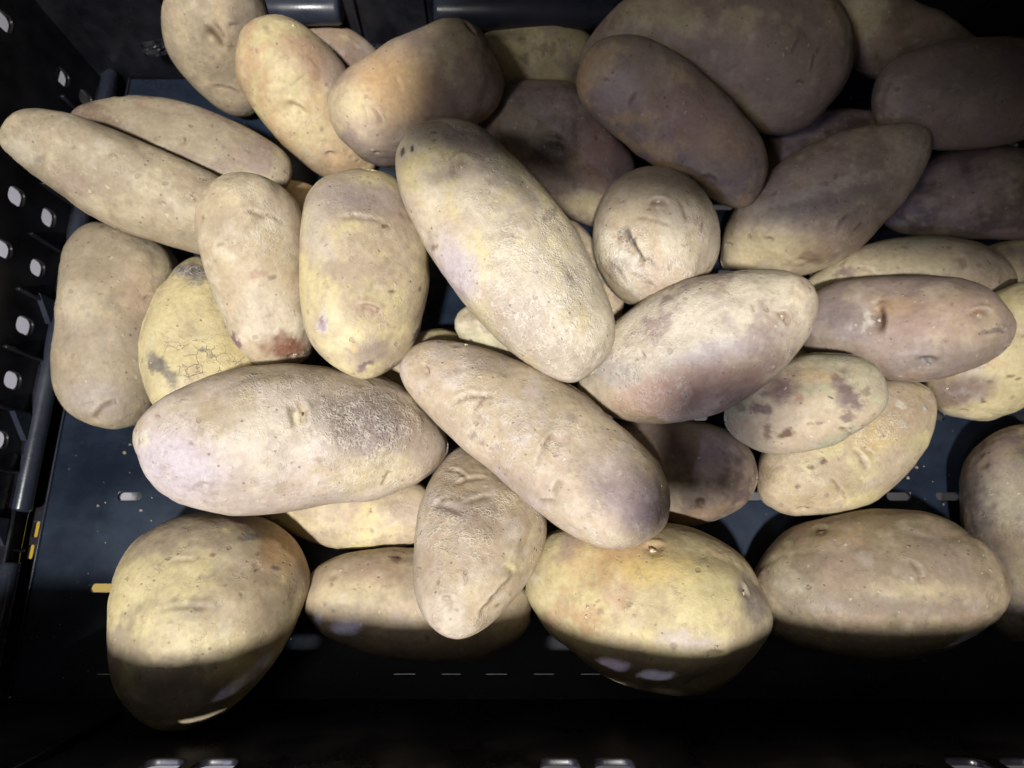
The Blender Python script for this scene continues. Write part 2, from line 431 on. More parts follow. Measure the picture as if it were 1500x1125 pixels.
# blank card on a thin stem, added at the front rim to cast shade
CARD = simple('white_card', (.74, .74, .72), (.80, .80, .78), 30, .5)
CY = YF - o_ - .004
ps = empty('shade_card', (.06, CY, HT)); tag(ps, 'blank white card on a thin stem, added at the front crate rim to cast shade', 'shade card')
box('clip', (-.010, -.008, -.012), (.010, -.0045, .012), STEEL, ps, .0006)
tube('stem', (0, -.0062, .010), (0, -.0062, .160), .0007, STEEL, ps, 12)
box('card', (CX0 - .06, -.0072, CZ0 - HT), (CX1 - .06, -.0052, CZ1 - HT), CARD, ps, .0004)

# ---------------------------------------------------------------- scraps and crumbs of dry soil on the crate floor
random.seed(5)
FILM = NT('clear_film'); FILM.b.inputs['Base Color'].default_value = (.10, .11, .13, 1); FILM.b.inputs['Roughness'].default_value = .12
FILM.b.inputs['Transmission Weight'].default_value = .75; FILM = FILM.m
def film(name, loc, size, seed, lab):
    rr = random.Random(seed); bm = bmesh.new(); bmesh.ops.create_grid(bm, x_segments=9, y_segments=7, size=.5)
    for v in bm.verts:
        v.co = Vector((v.co.x * size[0] + rr.uniform(-1, 1) * size[0] * .03, v.co.y * size[1] + rr.uniform(-1, 1) * size[1] * .03, math.sin(v.co.x * 9 + seed) * .0022 + math.sin(v.co.y * 11 + v.co.x * 5) * .002 + rr.uniform(0, .0016)))
    o = from_bm(name, bm, FILM, None, False)
    so = o.modifiers.new('thickness', 'SOLIDIFY'); so.thickness = .00012
    o.location = loc; o.rotation_euler = (R(50), R(10), R(20)); tag(o, lab, 'plastic scrap'); return o
film('film_scrap', (-.087, .3095, .029), (.012, .008), 3, 'crumpled clear film scrap by the back wall between the two shiny bars')
film('film_scrap', (-.219, .308, .034), (.015, .008), 8, 'crumpled clear film scrap in the far left corner beside the upright potato')

SOIL = simple('dry_soil', (.12, .10, .08), (.42, .38, .32), 300, .9)
bm = bmesh.new()
for i in range(760):
    x = random.uniform(-.25, .33); y = random.uniform(-.055, .30); r = random.uniform(.00015, .00045) if i % 9 else random.uniform(.0006, .0012)
    ret = bmesh.ops.create_icosphere(bm, subdivisions=1, radius=r)
    for v in ret['verts']:
        v.co = Vector((v.co.x * random.uniform(.8, 1.5), v.co.y, v.co.z * .6)) + Vector((x, y, r * .5 + .0001))
o = from_bm('soil_crumbs', bm, SOIL); tag(o, 'tiny pale crumbs of dry soil scattered on the black crate floor', 'soil', kind='stuff')

# ---------------------------------------------------------------- potatoes
class Noise3:
    """smooth value noise on a lattice, vectorised"""
    def __init__(s, seed):
        s.g = np.random.RandomState(seed).rand(32, 32, 32) * 2 - 1
    def __call__(s, P, scale):
        q = P * scale + 100.0; i = np.floor(q).astype(int); f = q - i; f = f * f * f * (f * (f * 6 - 15) + 10)
        i &= 31; j = (i + 1) & 31; g = s.g
        x0, y0, z0 = i.T; x1, y1, z1 = j.T; fx_, fy_, fz_ = f.T
        def L(a, b, t): return a + (b - a) * t
        return L(L(L(g[x0, y0, z0], g[x1, y0, z0], fx_), L(g[x0, y1, z0], g[x1, y1, z0], fx_), fy_),
                 L(L(g[x0, y0, z1], g[x1, y0, z1], fx_), L(g[x0, y1, z1], g[x1, y1, z1], fx_), fy_), fz_)

def sstep(x, a, b):
    t = np.clip((x - a) / (b - a), 0, 1); return t * t * (3 - 2 * t)

def spline(th, vals, t):
    """Catmull-Rom through evenly spaced stations"""
    n = len(vals); u = t / math.pi * (n - 1); i = np.clip(u.astype(int), 0, n - 2); f = u - i
    v = np.asarray(vals); a = v[np.clip(i - 1, 0, n - 1)]; b = v[i]; c = v[i + 1]; d = v[np.clip(i + 2, 0, n - 1)]
    return .5 * (2 * b + (c - a) * f + (2 * a - 5 * b + 4 * c - d) * f ** 2 + (3 * b - a - 3 * c + d) * f ** 3)

def build_potato(k, p):
    rs = np.random.RandomState(100 + k); nz = Noise3(500 + k)
    half, offx, deep = p['half'], p['off'], p['deep']
    rmax = max(p['rad'])
    N = int(max(70, min(190, math.pi * half / 1.05))); M = int(max(80, min(220, 2 * math.pi * rmax / 1.05)))
    t = np.linspace(0, math.pi, N + 1)[1:-1]
    ph = np.linspace(0, 2 * math.pi, M, endpoint=False)
    X = offx - half * np.cos(t); C = spline(None, p['mid'], t); Rr = np.maximum(spline(None, p['rad'], t), .15)
    # belly: the under side is a little fuller or flatter than the face
    TT, PH = np.meshgrid(t, ph, indexing='ij')
    Xg = np.repeat(X[:, None], M, 1); s_, c_ = np.sin(PH), np.cos(PH)
    Yg = C[:, None] + Rr[:, None] * c_; Zg = deep * Rr[:, None] * s_
    ends = np.array([[offx - half, p['mid'][0], 0], [offx + half, p['mid'][-1], 0]])
    V = np.concatenate([np.stack([Xg, Yg, Zg], -1).reshape(-1, 3), ends])
    top = np.concatenate([s_.reshape(-1), [0, 0]])
    # outward direction
    Nn = V - np.concatenate([np.stack([Xg * .65 + offx * .35, np.repeat(C[:, None], M, 1), Zg * 0], -1).reshape(-1, 3), [[offx, p['mid'][0], 0], [offx, p['mid'][-1], 0]]])
    Nn /= np.linalg.norm(Nn, axis=1, keepdims=True) + 1e-9
    V0 = V.copy()
    # gentle lumps
    lump = nz(V, .026) * 2.0 + nz(V + 40, .055) * 1.25 + (np.abs(nz(V + 44, .040)) - .25) * 1.5 + nz(V + 90, .12) * .42 + nz(V + 7, .32) * .12
    disp = lump * np.where(top > .0, np.minimum(1, .35 + top), .9)
    a_, b_, mix = p['skin']
    A, B = np.array(a_), np.array(b_)
    n1 = nz(V + 11, .045) + .6 * nz(V + 23, .10) + .35 * nz(V + 31, .24) + .2 * nz(V + 37, .55)
    w = sstep(n1 + (mix - .5) * 1.2, -.25, .40)[:, None]
    col = A * (1 - w) + B * w
    n2 = nz(V + 61, .05) + .5 * nz(V + 67, .15) + .35 * nz(V + 71, .4)
    col = col * (1 + .10 * n2[:, None])
    mv = sstep(nz(V + 81, .04) + .6 * nz(V + 83, .12) + .25 * nz(V + 84, .45), .15, .9)[:, None] * .50
    col = col * (1 - mv) + np.array((.37, .285, .225)) * mv
    yl = sstep(nz(V + 91, .055) + .6 * nz(V + 93, .19) + .3 * nz(V + 94, .5), .30, .9)[:, None] * .30
    col = col * (1 - yl) + np.array((.60, .52, .34)) * yl
    net = np.clip(p['net'] * (.25 + .80 * sstep(nz(V + 41, .045) + .4 * nz(V + 43, .16), -.15, .45)), 0, 1.3)
    crk = np.full(len(V), 0.0)
    if p['crack']:
        crk = p['crack'] * sstep(nz(V + 51, .05), -.15, .35) * .5
    face = sstep(top, -.25, .05)
    xy = V0[:, :2]
    wob = np.stack([nz(V + 15, .30), nz(V + 19, .30)], -1) * 1.0 + np.stack([nz(V + 16, .9), nz(V + 29, .9)], -1) * .5
    def rot(cx, cy, ang):
        d = xy - (cx, cy); c, s = math.cos(R(ang)), math.sin(R(ang))
        return d[:, 0] * c + d[:, 1] * s, -d[:, 0] * s + d[:, 1] * c
    buds = []
    gb = sstep(nz(V + 141, .035) + .5 * nz(V + 143, .11) + .3 * nz(V + 147, .4), .05, .75)[:, None] * .33
    col = col * (1 - gb) + np.array((.29, .225, .165)) * gb
    for m in p['marks']:
        if m[0] == 's':
            _, x, y, rx, ry, ang, cc, st = m
            dx = xy + wob * min(2.2, .30 * (rx + ry)) - (x, y); c, s = math.cos(R(ang)), math.sin(R(ang))
            u = dx[:, 0] * c + dx[:, 1] * s; v = -dx[:, 0] * s + dx[:, 1] * c
            q = np.sqrt((u / rx) ** 2 + (v / ry) ** 2)
            soft = .35 if max(rx, ry) < 6 else .62
            st = min(1.0, st * 1.25)
            f = (st * sstep(q, 1 + soft, 1 - soft) * face)[:, None]
            col = col * (1 - f) + np.array(cc) * f
        elif m[0] == 'n':
            _, x, y, rx, ry, ang, am = m
            u, v = rot(x, y, ang); q = np.sqrt((u / rx) ** 2 + (v / ry) ** 2)
            net = np.maximum(net, am * sstep(q + .25 * nz(V + 3, .25), 1.25, .7) * face * 1.25)
        elif m[0] == 'k':
            _, x, y, rx, ry, ang, am = m
            u, v = rot(x, y, ang); q = np.sqrt((u / rx) ** 2 + (v / ry) ** 2)
            crk = np.maximum(crk, am * sstep(q + .25 * nz(V + 3, .25), 1.2, .6) * face)
        elif m[0] == 'c':
            _, x, y, hl, wd, ang, dp = m
            u, v = rot(x, y, ang); v = v + wob[:, 1] * .5 + .18 * hl * ((u / max(hl, .1)) ** 2)
            wd = max(wd, .75)
            f = np.exp(-(v / wd) ** 2) * sstep(np.abs(u), hl * 1.15, hl * .55) * face
            f2 = np.exp(-((v - 1.9 * wd) / (1.3 * wd)) ** 2) * sstep(np.abs(u), hl * 1.2, hl * .5) * face
            disp = disp - dp * .95 * f + dp * .40 * f2
            fc = (.80 * f)[:, None]; col = col * (1 - fc) + col * np.array((.42, .34, .30)) * fc
            fc = (.22 * f2)[:, None]; col = col * (1 - fc) + np.array((.60, .54, .42)) * fc
        elif m[0] == 'e':
            _, x, y, sz, ang = m
            eyes_apply = (x, y, sz, ang)
            u, v = rot(x, y, ang); r = max(sz * .5, 1.0)
            q = np.sqrt((u / (1.25 * r)) ** 2 + (v / (.85 * r)) ** 2)
            depth = .50 * r
            disp = disp - depth * np.exp(-(q * 1.15) ** 2) * face
            # brow: a crescent ridge on one side, groove beneath it
            brow = np.exp(-((v - .95 * r - .12 * (u / r) ** 2 * -r) / (.35 * r)) ** 2) * sstep(np.abs(u), 1.7 * r, .7 * r) * face
            disp = disp + .30 * r * brow
            gro = np.exp(-((v - .45 * r + .16 * r * (u / r) ** 2) / (.22 * r + .2)) ** 2) * sstep(np.abs(u), 1.3 * r, .6 * r) * face
            disp = disp - .26 * r * gro
            fc = (.95 * gro + .30 * np.exp(-q ** 2) * face)[:, None]
            col = col * (1 - fc) + col * np.array((.45, .36, .31)) * fc
            nub = np.exp(-((u / (.30 * r + .3)) ** 2 + ((v + .1 * r) / (.25 * r + .3)) ** 2)) * face
            disp = disp + .26 * r * nub; fc = (.60 * nub)[:, None]; col = col * (1 - fc) + np.array((.58, .50, .38)) * fc
        elif m[0] == 'b':
            buds.append(m)
    # random little eyes, pits and specks everywhere (under side too)
    for _ in range(rs.randint(3, 7)):
        i = rs.randint(len(V)); d = np.linalg.norm(V0 - V0[i], axis=1); r = rs.uniform(1.2, 2.6)
        g = np.exp(-(d / r) ** 2); disp = disp - .26 * r * g + .22 * r * np.exp(-((d - 1.7 * r) / (.6 * r)) ** 2) * .35
        fc = (.30 * g)[:, None]; col = col * (1 - fc) + np.array((.20, .14, .10)) * fc
    for _ in range(rs.randint(22, 46)):
        i = rs.randint(len(V)); r = rs.uniform(.5, 1.25); d = np.linalg.norm((V0 - V0[i]) + np.c_[wob, wob[:, :1]] * .5, axis=1)
        g = sstep(d, r * 1.4, r * .4) * rs.uniform(.25, .7); disp = disp - .14 * r * g
        cc = ((.13, .085, .06), (.20, .17, .17), (.24, .15, .09))[rs.randint(3)]
        col = col * (1 - g[:, None]) + np.array(cc) * g[:, None]
    for _ in range(rs.randint(3, 8)):                 # faint scuffs
        i = rs.randint(len(V)); d = V0 - V0[i]; ang = rs.uniform(0, math.pi); e = np.array((math.cos(ang), math.sin(ang), 0))
        al = d @ e; pe = np.linalg.norm(d - al[:, None] * e, axis=1); L_ = rs.uniform(3, 9)
        g = np.exp(-(pe / .7) ** 2) * sstep(np.abs(al), L_, L_ * .4) * .5; disp = disp - .22 * g
        col = col * (1 - .5 * g[:, None])
    V = V + Nn * disp[:, None]
    # lean of the potato in the heap
    kx, ky = p['tilt']
    V[:, 2] += kx * V0[:, 0] + ky * V0[:, 1]
    V *= .001
    n = len(t); idx = np.arange(n * M).reshape(n, M); nx = np.roll(idx, -1, 1)
    quads = np.stack([idx[:-1], nx[:-1], nx[1:], idx[1:]], -1).reshape(-1, 4)
    a0, a1 = n * M, n * M + 1
    tri = np.concatenate([np.stack([np.full(M, a0), nx[0], idx[0]], -1), np.stack([np.full(M, a1), idx[-1], nx[-1]], -1)])
    me = bpy.data.meshes.new('potato')
    me.vertices.add(len(V)); me.vertices.foreach_set('co', V.astype(np.float32).ravel())
    loops = np.concatenate([quads.ravel(), tri.ravel()]); nf = len(quads) + len(tri)
    me.loops.add(len(loops)); me.loops.foreach_set('vertex_index', loops.astype(np.int32))
    me.polygons.add(nf)
    st = np.concatenate([np.arange(len(quads)) * 4, len(quads) * 4 + np.arange(len(tri)) * 3])
    me.polygons.foreach_set('loop_start', st.astype(np.int32))
    me.update(calc_edges=True); me.validate()
    me.flip_normals() if volume_sign(me) < 0 else None
    me.shade_smooth()
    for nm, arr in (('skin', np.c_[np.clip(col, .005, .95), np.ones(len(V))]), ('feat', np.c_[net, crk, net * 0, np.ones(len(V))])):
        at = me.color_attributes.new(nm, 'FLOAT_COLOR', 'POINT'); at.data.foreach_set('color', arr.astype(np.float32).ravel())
    o = link('potato', me, SKIN)
    o.location = p['loc']; o.rotation_mode = 'QUATERNION'; o.rotation_quaternion = p['rot']
    tag(o, p['label'], 'potato', 'potatoes heaped in the black crate')
    for m in buds:
        _, x, y, sz = m
        d = np.hypot(V0[:, 0] - x, V0[:, 1] - y) + (top < .02) * 99; i = int(d.argmin())
        r = max(sz * .60, .8) * .001; rr = random.Random(k * 31 + i); bm = bmesh.new()
        for q in range(5):
            a = rr.uniform(0, 6.28); e = 0 if q == 0 else r * rr.uniform(.4, .75)
            ret = bmesh.ops.create_icosphere(bm, subdivisions=2, radius=r * (.62 if q == 0 else rr.uniform(.28, .42)))
            for v in ret['verts']:
                v.co = Vector((v.co.x * rr.uniform(.95, 1.05), v.co.y, v.co.z * (.8 if q == 0 else .55))) + Vector((e * math.cos(a), e * math.sin(a), .12 * r))
        b = from_bm('bud', bm, BUD, o, True)
        nr = Vector(Nn[i]); b.location = Vector(V[i]) - nr * r * .05
        b.rotation_euler = nr.to_track_quat('Z', 'Y').to_euler()
    return o

def volume_sign(me):
    n = len(me.vertices); co = np.empty(n * 3, np.float32); me.vertices.foreach_get('co', co); co = co.reshape(-1, 3)
    lt = np.empty(len(me.loops), np.int32); me.loops.foreach_get('vertex_index', lt)
    q = lt[:len(me.polygons) // 2 * 4].reshape(-1, 4); a, b, c = co[q[:, 0]], co[q[:, 1]], co[q[:, 2]]
    ce = co.mean(0); return np.sum(np.cross(b - a, c - a) * (a - ce))
POTATOES = [
    dict(label='dark potato low in the shade below the dusky one at the right',
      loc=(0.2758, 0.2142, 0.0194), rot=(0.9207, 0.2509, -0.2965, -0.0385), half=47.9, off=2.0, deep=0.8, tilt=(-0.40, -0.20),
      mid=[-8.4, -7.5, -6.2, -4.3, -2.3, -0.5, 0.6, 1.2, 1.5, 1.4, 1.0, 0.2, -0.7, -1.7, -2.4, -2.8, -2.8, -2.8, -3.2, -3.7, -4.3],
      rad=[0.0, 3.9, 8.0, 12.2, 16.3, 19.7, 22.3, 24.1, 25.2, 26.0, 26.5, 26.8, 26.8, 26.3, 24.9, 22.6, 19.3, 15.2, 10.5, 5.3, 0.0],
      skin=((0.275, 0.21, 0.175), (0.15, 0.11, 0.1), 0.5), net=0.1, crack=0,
      marks=[('e', -1.0, 1.6, 2.8, -6)]),
    dict(label='nearly black potato deep in the gap behind the long brown one',
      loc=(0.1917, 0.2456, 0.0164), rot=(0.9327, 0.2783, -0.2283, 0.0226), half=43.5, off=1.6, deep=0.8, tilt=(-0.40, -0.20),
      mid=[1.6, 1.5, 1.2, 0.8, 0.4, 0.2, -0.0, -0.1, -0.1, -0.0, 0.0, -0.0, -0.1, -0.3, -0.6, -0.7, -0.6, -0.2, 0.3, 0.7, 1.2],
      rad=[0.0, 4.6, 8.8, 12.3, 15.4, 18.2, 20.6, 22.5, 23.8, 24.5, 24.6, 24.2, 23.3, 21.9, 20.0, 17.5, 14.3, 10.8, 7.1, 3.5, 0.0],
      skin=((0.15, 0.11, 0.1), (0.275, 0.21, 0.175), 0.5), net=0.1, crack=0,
      marks=[]),
    dict(label='dim yellowish potato in the far right corner of the crate',
      loc=(0.229, 0.3013, 0.0474), rot=(0.8709, 0.3964, -0.1564, -0.2448), half=42.8, off=1.5, deep=0.8, tilt=(-0.40, 0.20),
      mid=[6.2, 5.7, 5.2, 4.4, 3.5, 2.5, 1.7, 0.8, -0.1, -0.9, -1.1, -0.8, -0.2, 0.7, 1.6, 2.6, 3.6, 4.5, 5.3, 5.9, 5.9],
      rad=[0.0, 3.2, 6.6, 10.2, 13.8, 17.0, 19.5, 20.9, 21.4, 21.3, 20.8, 20.1, 18.9, 17.2, 15.3, 13.3, 11.2, 8.9, 6.3, 3.3, 0.0],
      skin=((0.3, 0.22, 0.15), (0.215, 0.175, 0.105), 0.5), net=0.1, crack=0,
      marks=[('s', -22.4, 2.2, 9.0, 14.3, 19, (0.58, 0.5, 0.3), 0.7)]),
    dict(label='speckled yellow potato against the back wall below the shiny bar',
      loc=(0.0149, 0.3011, 0.0289), rot=(0.9326, 0.3606, -0.0172, -0.0016), half=40.1, off=0.0, deep=0.85, tilt=(-0.00, 0.20),
      mid=[2.0, 1.9, 1.3, 0.7, 0.4, 0.3, 0.2, 0.1, 0.1, 0.0, 0.0, -0.0, -0.1, -0.2, -0.4, -0.7, -0.9, -1.0, -0.7, -0.3, -0.1],
      rad=[0.0, 4.2, 8.4, 12.3, 15.6, 18.2, 20.0, 21.3, 22.2, 22.7, 22.9, 22.7, 22.2, 21.3, 20.1, 18.4, 16.2, 13.4, 9.7, 5.2, 0.0],
      skin=((0.54, 0.46, 0.25), (0.43, 0.345, 0.23), 0.4), net=0.2, crack=0,
      marks=[('s', -7.0, 2.0, 3.8, 2.5, -37, (0.13, 0.075, 0.045), 0.5), ('s', 4.7, 6.5, 1.7, 5.0, -18, (0.13, 0.075, 0.045), 0.5), ('s', 9.9, 7.5, 1.7, 3.8, -1, (0.13, 0.075, 0.045), 0.4), ('s', 18.1, -0.8, 8.4, 4.2, -1, (0.28, 0.215, 0.17), 0.4), ('s', -22.3, 15.8, 16.6, 4.1, -1, (0.12, 0.11, 0.11), 0.35), ('e', -8.2, 13.8, 4.2, -1)]),
    dict(label='small shaded potato back peeking out behind the orange brown potato',
      loc=(-0.1057, 0.3047, 0.0265), rot=(0.9192, 0.3352, 0.168, -0.1207), half=29.7, off=0.0, deep=0.8, tilt=(-0.00, 0.20),
      mid=[-0.6, -0.7, -0.8, -0.8, -0.8, -0.5, -0.2, 0.1, 0.3, 0.3, 0.2, -0.1, -0.5, -1.1, -1.7, -2.4, -2.8, -2.8, -2.7, -2.4, -2.0],
      rad=[0.0, 2.5, 5.0, 7.7, 10.4, 12.8, 14.9, 16.5, 17.6, 18.3, 18.7, 18.7, 18.4, 17.6, 16.3, 14.4, 11.9, 9.1, 6.0, 3.0, 0.0],
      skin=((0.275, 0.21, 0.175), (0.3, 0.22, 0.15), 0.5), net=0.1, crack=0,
      marks=[('s', 3.5, -0.5, 11.1, 12.8, 47, (0.13, 0.075, 0.045), 0.4)]),
    dict(label='dark potato with a sunken black scar behind the largest one',
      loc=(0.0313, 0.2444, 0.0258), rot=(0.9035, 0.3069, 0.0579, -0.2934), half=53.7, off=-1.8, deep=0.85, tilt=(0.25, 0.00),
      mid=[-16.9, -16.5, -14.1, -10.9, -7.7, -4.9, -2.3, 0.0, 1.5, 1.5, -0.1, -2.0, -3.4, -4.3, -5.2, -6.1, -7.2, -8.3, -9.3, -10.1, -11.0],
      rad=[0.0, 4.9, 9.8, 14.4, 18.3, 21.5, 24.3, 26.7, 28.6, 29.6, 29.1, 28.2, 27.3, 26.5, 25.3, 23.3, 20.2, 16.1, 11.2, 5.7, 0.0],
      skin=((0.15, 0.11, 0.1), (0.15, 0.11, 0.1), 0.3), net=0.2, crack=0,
      marks=[('e', -20.4, 0.7, 4.5, 34), ('s', -6.4, -0.7, 13.1, 8.2, 16, (0.02, 0.016, 0.015), 0.9), ('s', 3.0, 1.4, 4.9, 9.0, 25, (0.03, 0.025, 0.02), 0.8), ('c', -6.4, -0.7, 10.2, 3.7, 25, 2.0), ('e', -34.7, 6.7, 6.4, -44), ('s', 29.7, -18.4, 12.6, 7.5, 35, (0.58, 0.5, 0.3), 0.6), ('s', -31.9, -0.4, 18.1, 12.1, -3, (0.23, 0.19, 0.155), 0.7), ('s', 15.1, 7.5, 12.2, 16.3, 35, (0.33, 0.2, 0.14), 0.5)]),
    dict(label='brown potato mostly buried between the buff and the plump yellow one',
      loc=(-0.1256, 0.1948, 0.014), rot=(0.794, 0.115, 0.2672, -0.5338), half=29.5, off=-0.8, deep=0.8, tilt=(0.35, 0.00),
      mid=[-2.2, -2.3, -2.3, -2.5, -2.5, -2.4, -2.1, -1.5, -0.8, -0.1, 0.2, 0.2, -0.1, -0.4, -0.6, -0.8, -0.7, -0.6, -0.3, -0.1, -0.4],
      rad=[0.0, 4.0, 7.9, 11.7, 15.2, 17.9, 20.1, 22.0, 23.5, 24.2, 24.0, 22.7, 20.9, 18.7, 16.3, 13.8, 11.1, 8.3, 5.5, 2.7, 0.0],
      skin=((0.47, 0.33, 0.19), (0.54, 0.46, 0.25), 0.5), net=0.1, crack=0,
      marks=[]),
    dict(label='cream potato under the upper left tip of the large diagonal potato',
      loc=(-0.0431, 0.1009, 0.0171), rot=(0.9827, 0.1474, 0.0455, 0.1025), half=35.7, off=-0.4, deep=0.75, tilt=(0.10, 0.00),
      mid=[-1.6, -1.4, -1.4, -1.2, -0.9, -0.1, 0.8, 1.6, 1.9, 1.7, 1.1, 0.3, -0.6, -1.3, -2.0, -2.5, -2.9, -3.3, -3.6, -3.9, -4.4],
      rad=[0.0, 2.6, 5.3, 8.2, 11.2, 14.1, 16.7, 19.3, 21.7, 23.7, 25.2, 25.9, 25.8, 24.6, 22.5, 19.9, 17.0, 13.7, 9.8, 5.2, 0.0],
      skin=((0.54, 0.46, 0.25), (0.43, 0.345, 0.23), 0.4), net=0.3, crack=0,
      marks=[]),
    dict(label='pale greyish potato end peeking from under the largest crinkled potato',
      loc=(-0.0012, 0.1213, 0.0306), rot=(0.976, 0.1738, 0.0246, -0.1286), half=30.6, off=1.0, deep=0.75, tilt=(-0.40, -0.20),
      mid=[1.6, 1.6, 1.4, 1.3, 1.1, 0.9, 0.5, -0.0, -0.4, -0.6, -0.4, -0.1, 0.2, 0.3, 0.2, -0.1, -0.3, -0.3, 0.1, 0.5, 0.2],
      rad=[0.0, 2.9, 5.5, 7.9, 10.1, 12.2, 14.2, 16.1, 17.8, 19.1, 19.8, 20.2, 20.2, 19.6, 18.4, 16.7, 14.2, 11.2, 7.7, 4.0, 0.0],
      skin=((0.37, 0.345, 0.225), (0.43, 0.345, 0.23), 0.4), net=0.4, crack=0,
      marks=[('s', -18.7, 6.0, 5.9, 2.6, -5, (0.13, 0.075, 0.045), 0.4), ('s', -11.9, 1.3, 4.4, 2.2, -5, (0.23, 0.19, 0.155), 0.5), ('s', -23.4, 3.6, 3.3, 2.2, 15, (0.13, 0.075, 0.045), 0.3)]),
    dict(label='potato sliver showing along the right side of the largest crinkled potato',
      loc=(0.0405, 0.1635, 0.012), rot=(0.8044, 0.2094, 0.0782, -0.5504), half=35.7, off=-1.3, deep=0.75, tilt=(0.40, 0.00),
      mid=[-1.3, -1.4, -1.0, -0.6, -0.4, -0.3, -0.3, -0.4, -0.3, -0.3, -0.2, -0.1, 0.1, 0.1, -0.0, -0.4, -0.8, -0.9, -0.6, -0.1, 0.2],
      rad=[0.0, 3.0, 5.9, 8.5, 10.7, 12.5, 14.2, 15.7, 17.2, 18.5, 19.5, 20.1, 20.2, 19.7, 18.6, 16.8, 14.2, 11.1, 7.6, 3.8, 0.0],
      skin=((0.43, 0.345, 0.23), (0.275, 0.21, 0.175), 0.4), net=0.4, crack=0,
      marks=[('e', 14.4, 11.3, 2.4, 68), ('s', 2.7, 10.7, 3.2, 4.8, 67, (0.12, 0.11, 0.11), 0.5)]),
    dict(label='tan potato standing upright in the far left corner, pitted eye on its face',
      loc=(-0.1712, 0.2965, 0.0487), rot=(0.7112, 0.1452, 0.3775, -0.575), half=38.6, off=1.3, deep=0.85, tilt=(-0.40, 0.10),
      mid=[3.6, 3.3, 2.9, 2.5, 2.0, 1.6, 1.1, 0.8, 0.4, -0.1, -0.4, -0.4, -0.0, 0.5, 1.1, 1.7, 2.2, 2.6, 2.8, 2.9, 2.5],
      rad=[0.0, 5.1, 10.3, 15.3, 19.6, 23.1, 25.9, 27.8, 29.0, 29.4, 28.9, 27.6, 25.6, 23.1, 20.3, 17.2, 14.0, 10.6, 7.0, 3.5, 0.0],
      skin=((0.33, 0.275, 0.19), (0.43, 0.345, 0.23), 0.4), net=0.1, crack=0,
      marks=[('e', -2.8, -3.2, 11.2, 31), ('c', -6.8, 2.4, 4.4, 0.8, 19, 1.2), ('e', -8.7, 8.9, 4.0, 87), ('s', -7.8, 15.2, 8.0, 16.1, 87, (0.12, 0.11, 0.11), 0.4), ('c', 22.1, -3.0, 8.2, 0.6, 75, 0.6)]),
    dict(label='greyish potato tucked behind the long olive tan one at the left',
      loc=(-0.1814, 0.2242, 0.047), rot=(0.9285, 0.2635, 0.2507, -0.0745), half=55.4, off=-2.8, deep=0.8, tilt=(0.40, -0.20),
      mid=[0.4, 0.2, 0.4, 0.8, 1.1, 1.3, 1.3, 1.1, 0.9, 0.6, 0.3, 0.0, -0.2, -0.3, -0.2, 0.2, 0.9, 1.9, 2.9, 3.5, 4.0],
      rad=[0.0, 3.0, 6.1, 9.4, 12.8, 16.1, 19.0, 21.6, 23.6, 25.1, 25.9, 26.0, 25.5, 24.5, 22.8, 20.5, 17.5, 14.0, 9.8, 5.1, 0.0],
      skin=((0.33, 0.275, 0.19), (0.275, 0.21, 0.175), 0.4), net=0.2, crack=0,
      marks=[('e', -3.1, 5.9, 4.5, -72), ('s', -41.8, 4.5, 16.1, 5.0, -14, (0.13, 0.075, 0.045), 0.5), ('s', -26.1, 18.7, 5.1, 2.9, 19, (0.33, 0.2, 0.14), 0.3), ('s', 28.9, 8.7, 9.9, 5.9, -15, (0.28, 0.215, 0.17), 0.5)]),
    dict(label='waisted tan potato standing along the left crate wall',
      loc=(-0.2201, 0.1301, 0.0205), rot=(0.6668, -0.0807, 0.3067, -0.6744), half=56.8, off=-2.0, deep=0.85, tilt=(0.25, 0.10),
      mid=[-6.8, -6.2, -4.7, -2.8, -1.2, -0.5, -0.1, 0.1, 0.2, 0.0, -0.6, -1.5, -2.5, -2.9, -2.9, -2.4, -1.7, -1.1, -0.8, -0.5, 0.0],
      rad=[0.0, 7.0, 13.4, 19.2, 24.0, 27.2, 29.0, 29.8, 29.7, 29.1, 28.3, 27.5, 26.9, 26.2, 25.1, 23.3, 20.8, 17.0, 12.0, 6.1, 0.0],
      skin=((0.33, 0.275, 0.19), (0.43, 0.345, 0.23), 0.3), net=0.2, crack=0,
      marks=[('e', -17.5, 13.5, 4.7, 98), ('s', 38.0, -7.3, 14.3, 9.8, 93, (0.33, 0.28, 0.25), 0.65), ('s', 6.8, -12.5, 16.8, 9.7, 96, (0.35, 0.29, 0.24), 0.45), ('s', 5.8, 13.7, 8.6, 15.6, 96, (0.33, 0.27, 0.22), 0.5), ('s', -8.5, -19.8, 9.6, 11.1, 97, (0.56, 0.52, 0.42), 0.2), ('c', 43.2, -3.9, 7.6, 1.5, 138, 0.9), ('s', -15.5, 7.5, 9.6, 13.5, 98, (0.33, 0.2, 0.14), 0.2), ('s', 18.3, -4.1, 1.9, 1.5, 95, (0.13, 0.075, 0.045), 0.3)]),
    dict(label='bright yellow potato with cracked skin and a charcoal smudge on top',
      loc=(-0.16, 0.1209, 0.0277), rot=(0.6962, -0.031, 0.2663, -0.6659), half=43.5, off=-2.0, deep=0.85, tilt=(0.40, 0.00),
      mid=[-7.9, -7.5, -7.3, -7.0, -6.5, -5.7, -4.9, -4.2, -3.4, -2.5, -1.6, -0.8, -0.3, -0.1, -0.3, -1.0, -2.7, -5.2, -7.5, -8.7, -8.4],
      rad=[0.0, 3.7, 7.5, 11.4, 15.3, 18.8, 22.1, 25.2, 28.2, 30.9, 33.2, 34.7, 35.5, 35.4, 34.3, 31.9, 28.0, 22.5, 15.9, 8.3, 0.0],
